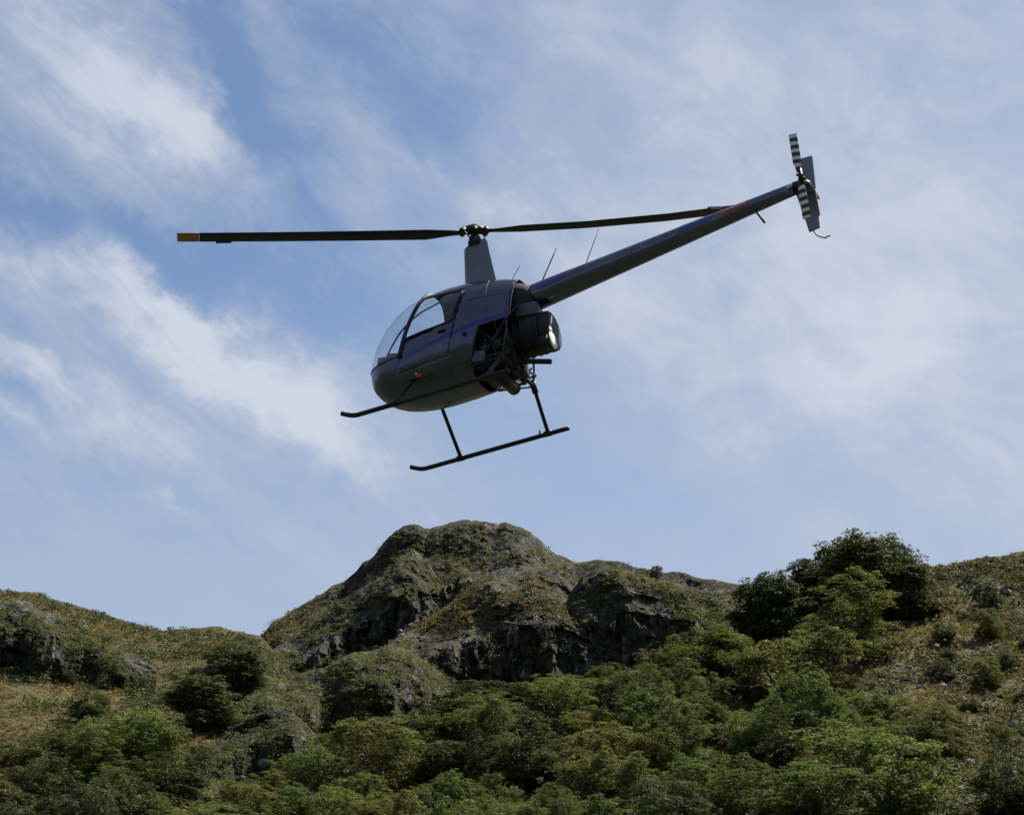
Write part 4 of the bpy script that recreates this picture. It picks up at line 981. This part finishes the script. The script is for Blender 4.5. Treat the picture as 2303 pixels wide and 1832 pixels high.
# ------------------------------------------------------------------ lights and aerials
bl_ = bmesh.new(); r_ = bmesh.ops.create_uvsphere(bl_, u_segments=12, v_segments=8, radius=1.0)
yl = -half_w(-.77, .60) - .002; bmesh.ops.transform(bl_, matrix=Matrix.Translation((-.77, yl, .60)) @ Matrix.Diagonal((.045, .022, .022, 1)), verts=r_['verts']); bm_obj('position_light', bl_, M_LENS)
bl_ = bmesh.new(); box(bl_, (-.80, -half_w(-.8, .625), .625), (.03, .03, .025)); bm_obj('light_base', bl_, M_PALE, bevel=0.005)
bl_ = bmesh.new(); tube(bl_, [(-.06, -half_w(-.06, .93) + .01, .93), (-.06, -half_w(-.06, .93) - .012, .93)], .032, 14); bm_obj('filler_cap', bl_, M_BLACK)
bl_ = bmesh.new(); tube(bl_, [(-.78, .10, .50), (-.775, .10, .445), (-.77, .10, .43)], [.05, .045, .02], 14); bm_obj('landing_light', bl_, M_PALE)
for pts, rd in (([(.42, 0, 1.78), (.58, 0, 1.99)], .0045), ([(.81, 0, 1.60), (1.10, 0, 2.07)], .008), ([(1.42, 0, 1.66), (1.46, 0, 1.72), (1.70, 0, 2.16)], .0055)):
    tubes('whip_aerial', M_BLACK, [pts], rd, heli, 6)
bl_ = bmesh.new(); tube(bl_, [(3.70, 0, 1.735), (3.72, 0, 1.70), (3.80, 0, 1.52)], [.016, .011, .014], 8); bm_obj('blade_aerial', bl_, M_BLACK)
bl_ = bmesh.new(); tube(bl_, [(3.695, 0, 1.745), (3.712, 0, 1.708)], .02, 10); bm_obj('aerial_foot', bl_, M_PALE)
# ------------------------------------------------------------------ stones
m, t, b, out = mat('grey_stone'); M_STONE = m
geo = t.new('ShaderNodeNewGeometry'); oi = t.new('ShaderNodeObjectInfo').outputs['Random']
t.put(b.inputs['Base Color'], t.ramp(t.noise(geo.outputs['Position'], 2.0, 5, 0.6), (0.3, (0.065, 0.063, 0.058)), (0.7, (0.17, 0.166, 0.155)))); b.inputs['Roughness'].default_value = 0.9
def stone_np(rng, n=1):
    bmx = bmesh.new(); bmesh.ops.create_icosphere(bmx, subdivisions=1, radius=1.0)
    v = np.array([q.co[:] for q in bmx.verts]); f_ = np.array([[q.index for q in w_.verts] for w_ in bmx.faces]); bmx.free()
    return v, f_
rng = np.random.default_rng(77); sv, sf = stone_np(rng)
def stones(name, label, hill, n, urange, vrange, size, seed):
    rng = np.random.default_rng(seed); V, Fq = [], []; off = 0; k = 0
    while k < n:
        u = rng.uniform(*urange); v = rng.uniform(*vrange)
        if fbm(np.array([u / 60.]), np.array([v / 45.]), np.array([seed * 1.0]), 2, seed)[0] < -0.05: k += 0.2; continue
        p = np.array(on_hill(hill, u, v)); s_ = size * rng.lognormal(0, 0.5)
        vv = sv * (1 + 0.28 * rng.normal(size=(len(sv), 1))) * np.array([rng.uniform(.8, 1.3), rng.uniform(.8, 1.3), rng.uniform(.5, .9)]) * s_
        a = rng.uniform(0, 6.28); vv = vv @ np.array([[math.cos(a), -math.sin(a), 0], [math.sin(a), math.cos(a), 0], [0, 0, 1]])
        V.append(vv + p + rng.normal(size=3) * (.3, .3, 0) + (0, 0, s_ * 0.35)); Fq.append(sf + off); off += len(vv); k += 1
    o = mesh_np(name, np.concatenate(V), np.concatenate(Fq), M_STONE, smooth=False); return tag(o, label, 'stones', None, 'stuff')
stones('scree', 'loose grey scree on the right hillside', 'hill_right', 2600, (1960, 2330), (1300, 1800), 0.085, 5)
stones('scree', 'pale stones strewn over the buttress', 'hill_buttress', 500, (900, 1290), (1330, 1480), 0.12, 6)
def boulder(u, v, hill, size, label, seed):
    rng = np.random.default_rng(seed); p = on_hill(hill, u, v)
    bmx = bmesh.new(); bmesh.ops.create_icosphere(bmx, subdivisions=3, radius=1.0)
    for q in bmx.verts:
        d = np.array(q.co[:]); n_ = fbm(np.array([d[0] * 1.6 + seed]), np.array([d[1] * 1.6]), np.array([d[2] * 1.6]), 3, seed)[0]
        q.co = Vector(d * (1 + 0.30 * n_)) * size; q.co.z *= 0.75
    me = bpy.data.meshes.new('boulder'); bmx.to_mesh(me); bmx.free(); me.materials.append(M_STONE)
    o = link(bpy.data.objects.new('boulder', me)); o.location = p + Vector((0, -0.2, size * 0.45)); o.rotation_euler = (0, 0, rng.uniform(0, 6))
    tag(o, label, 'boulder')
boulder(1110, 1738, 'hill_wooded', 0.62, 'pale grey boulder showing among the trees of the lower wood', 3)
boulder(600, 1722, 'hill_crag', 0.55, 'pale boulder at the foot of the low dark crag', 4)
boulder(545, 1745, 'hill_crag', 0.42, 'smaller pale boulder beside the one at the foot of the crag', 5)
boulder(655, 1700, 'hill_crag', 0.36, 'small pale stone block on the edge of the low dark crag', 6)
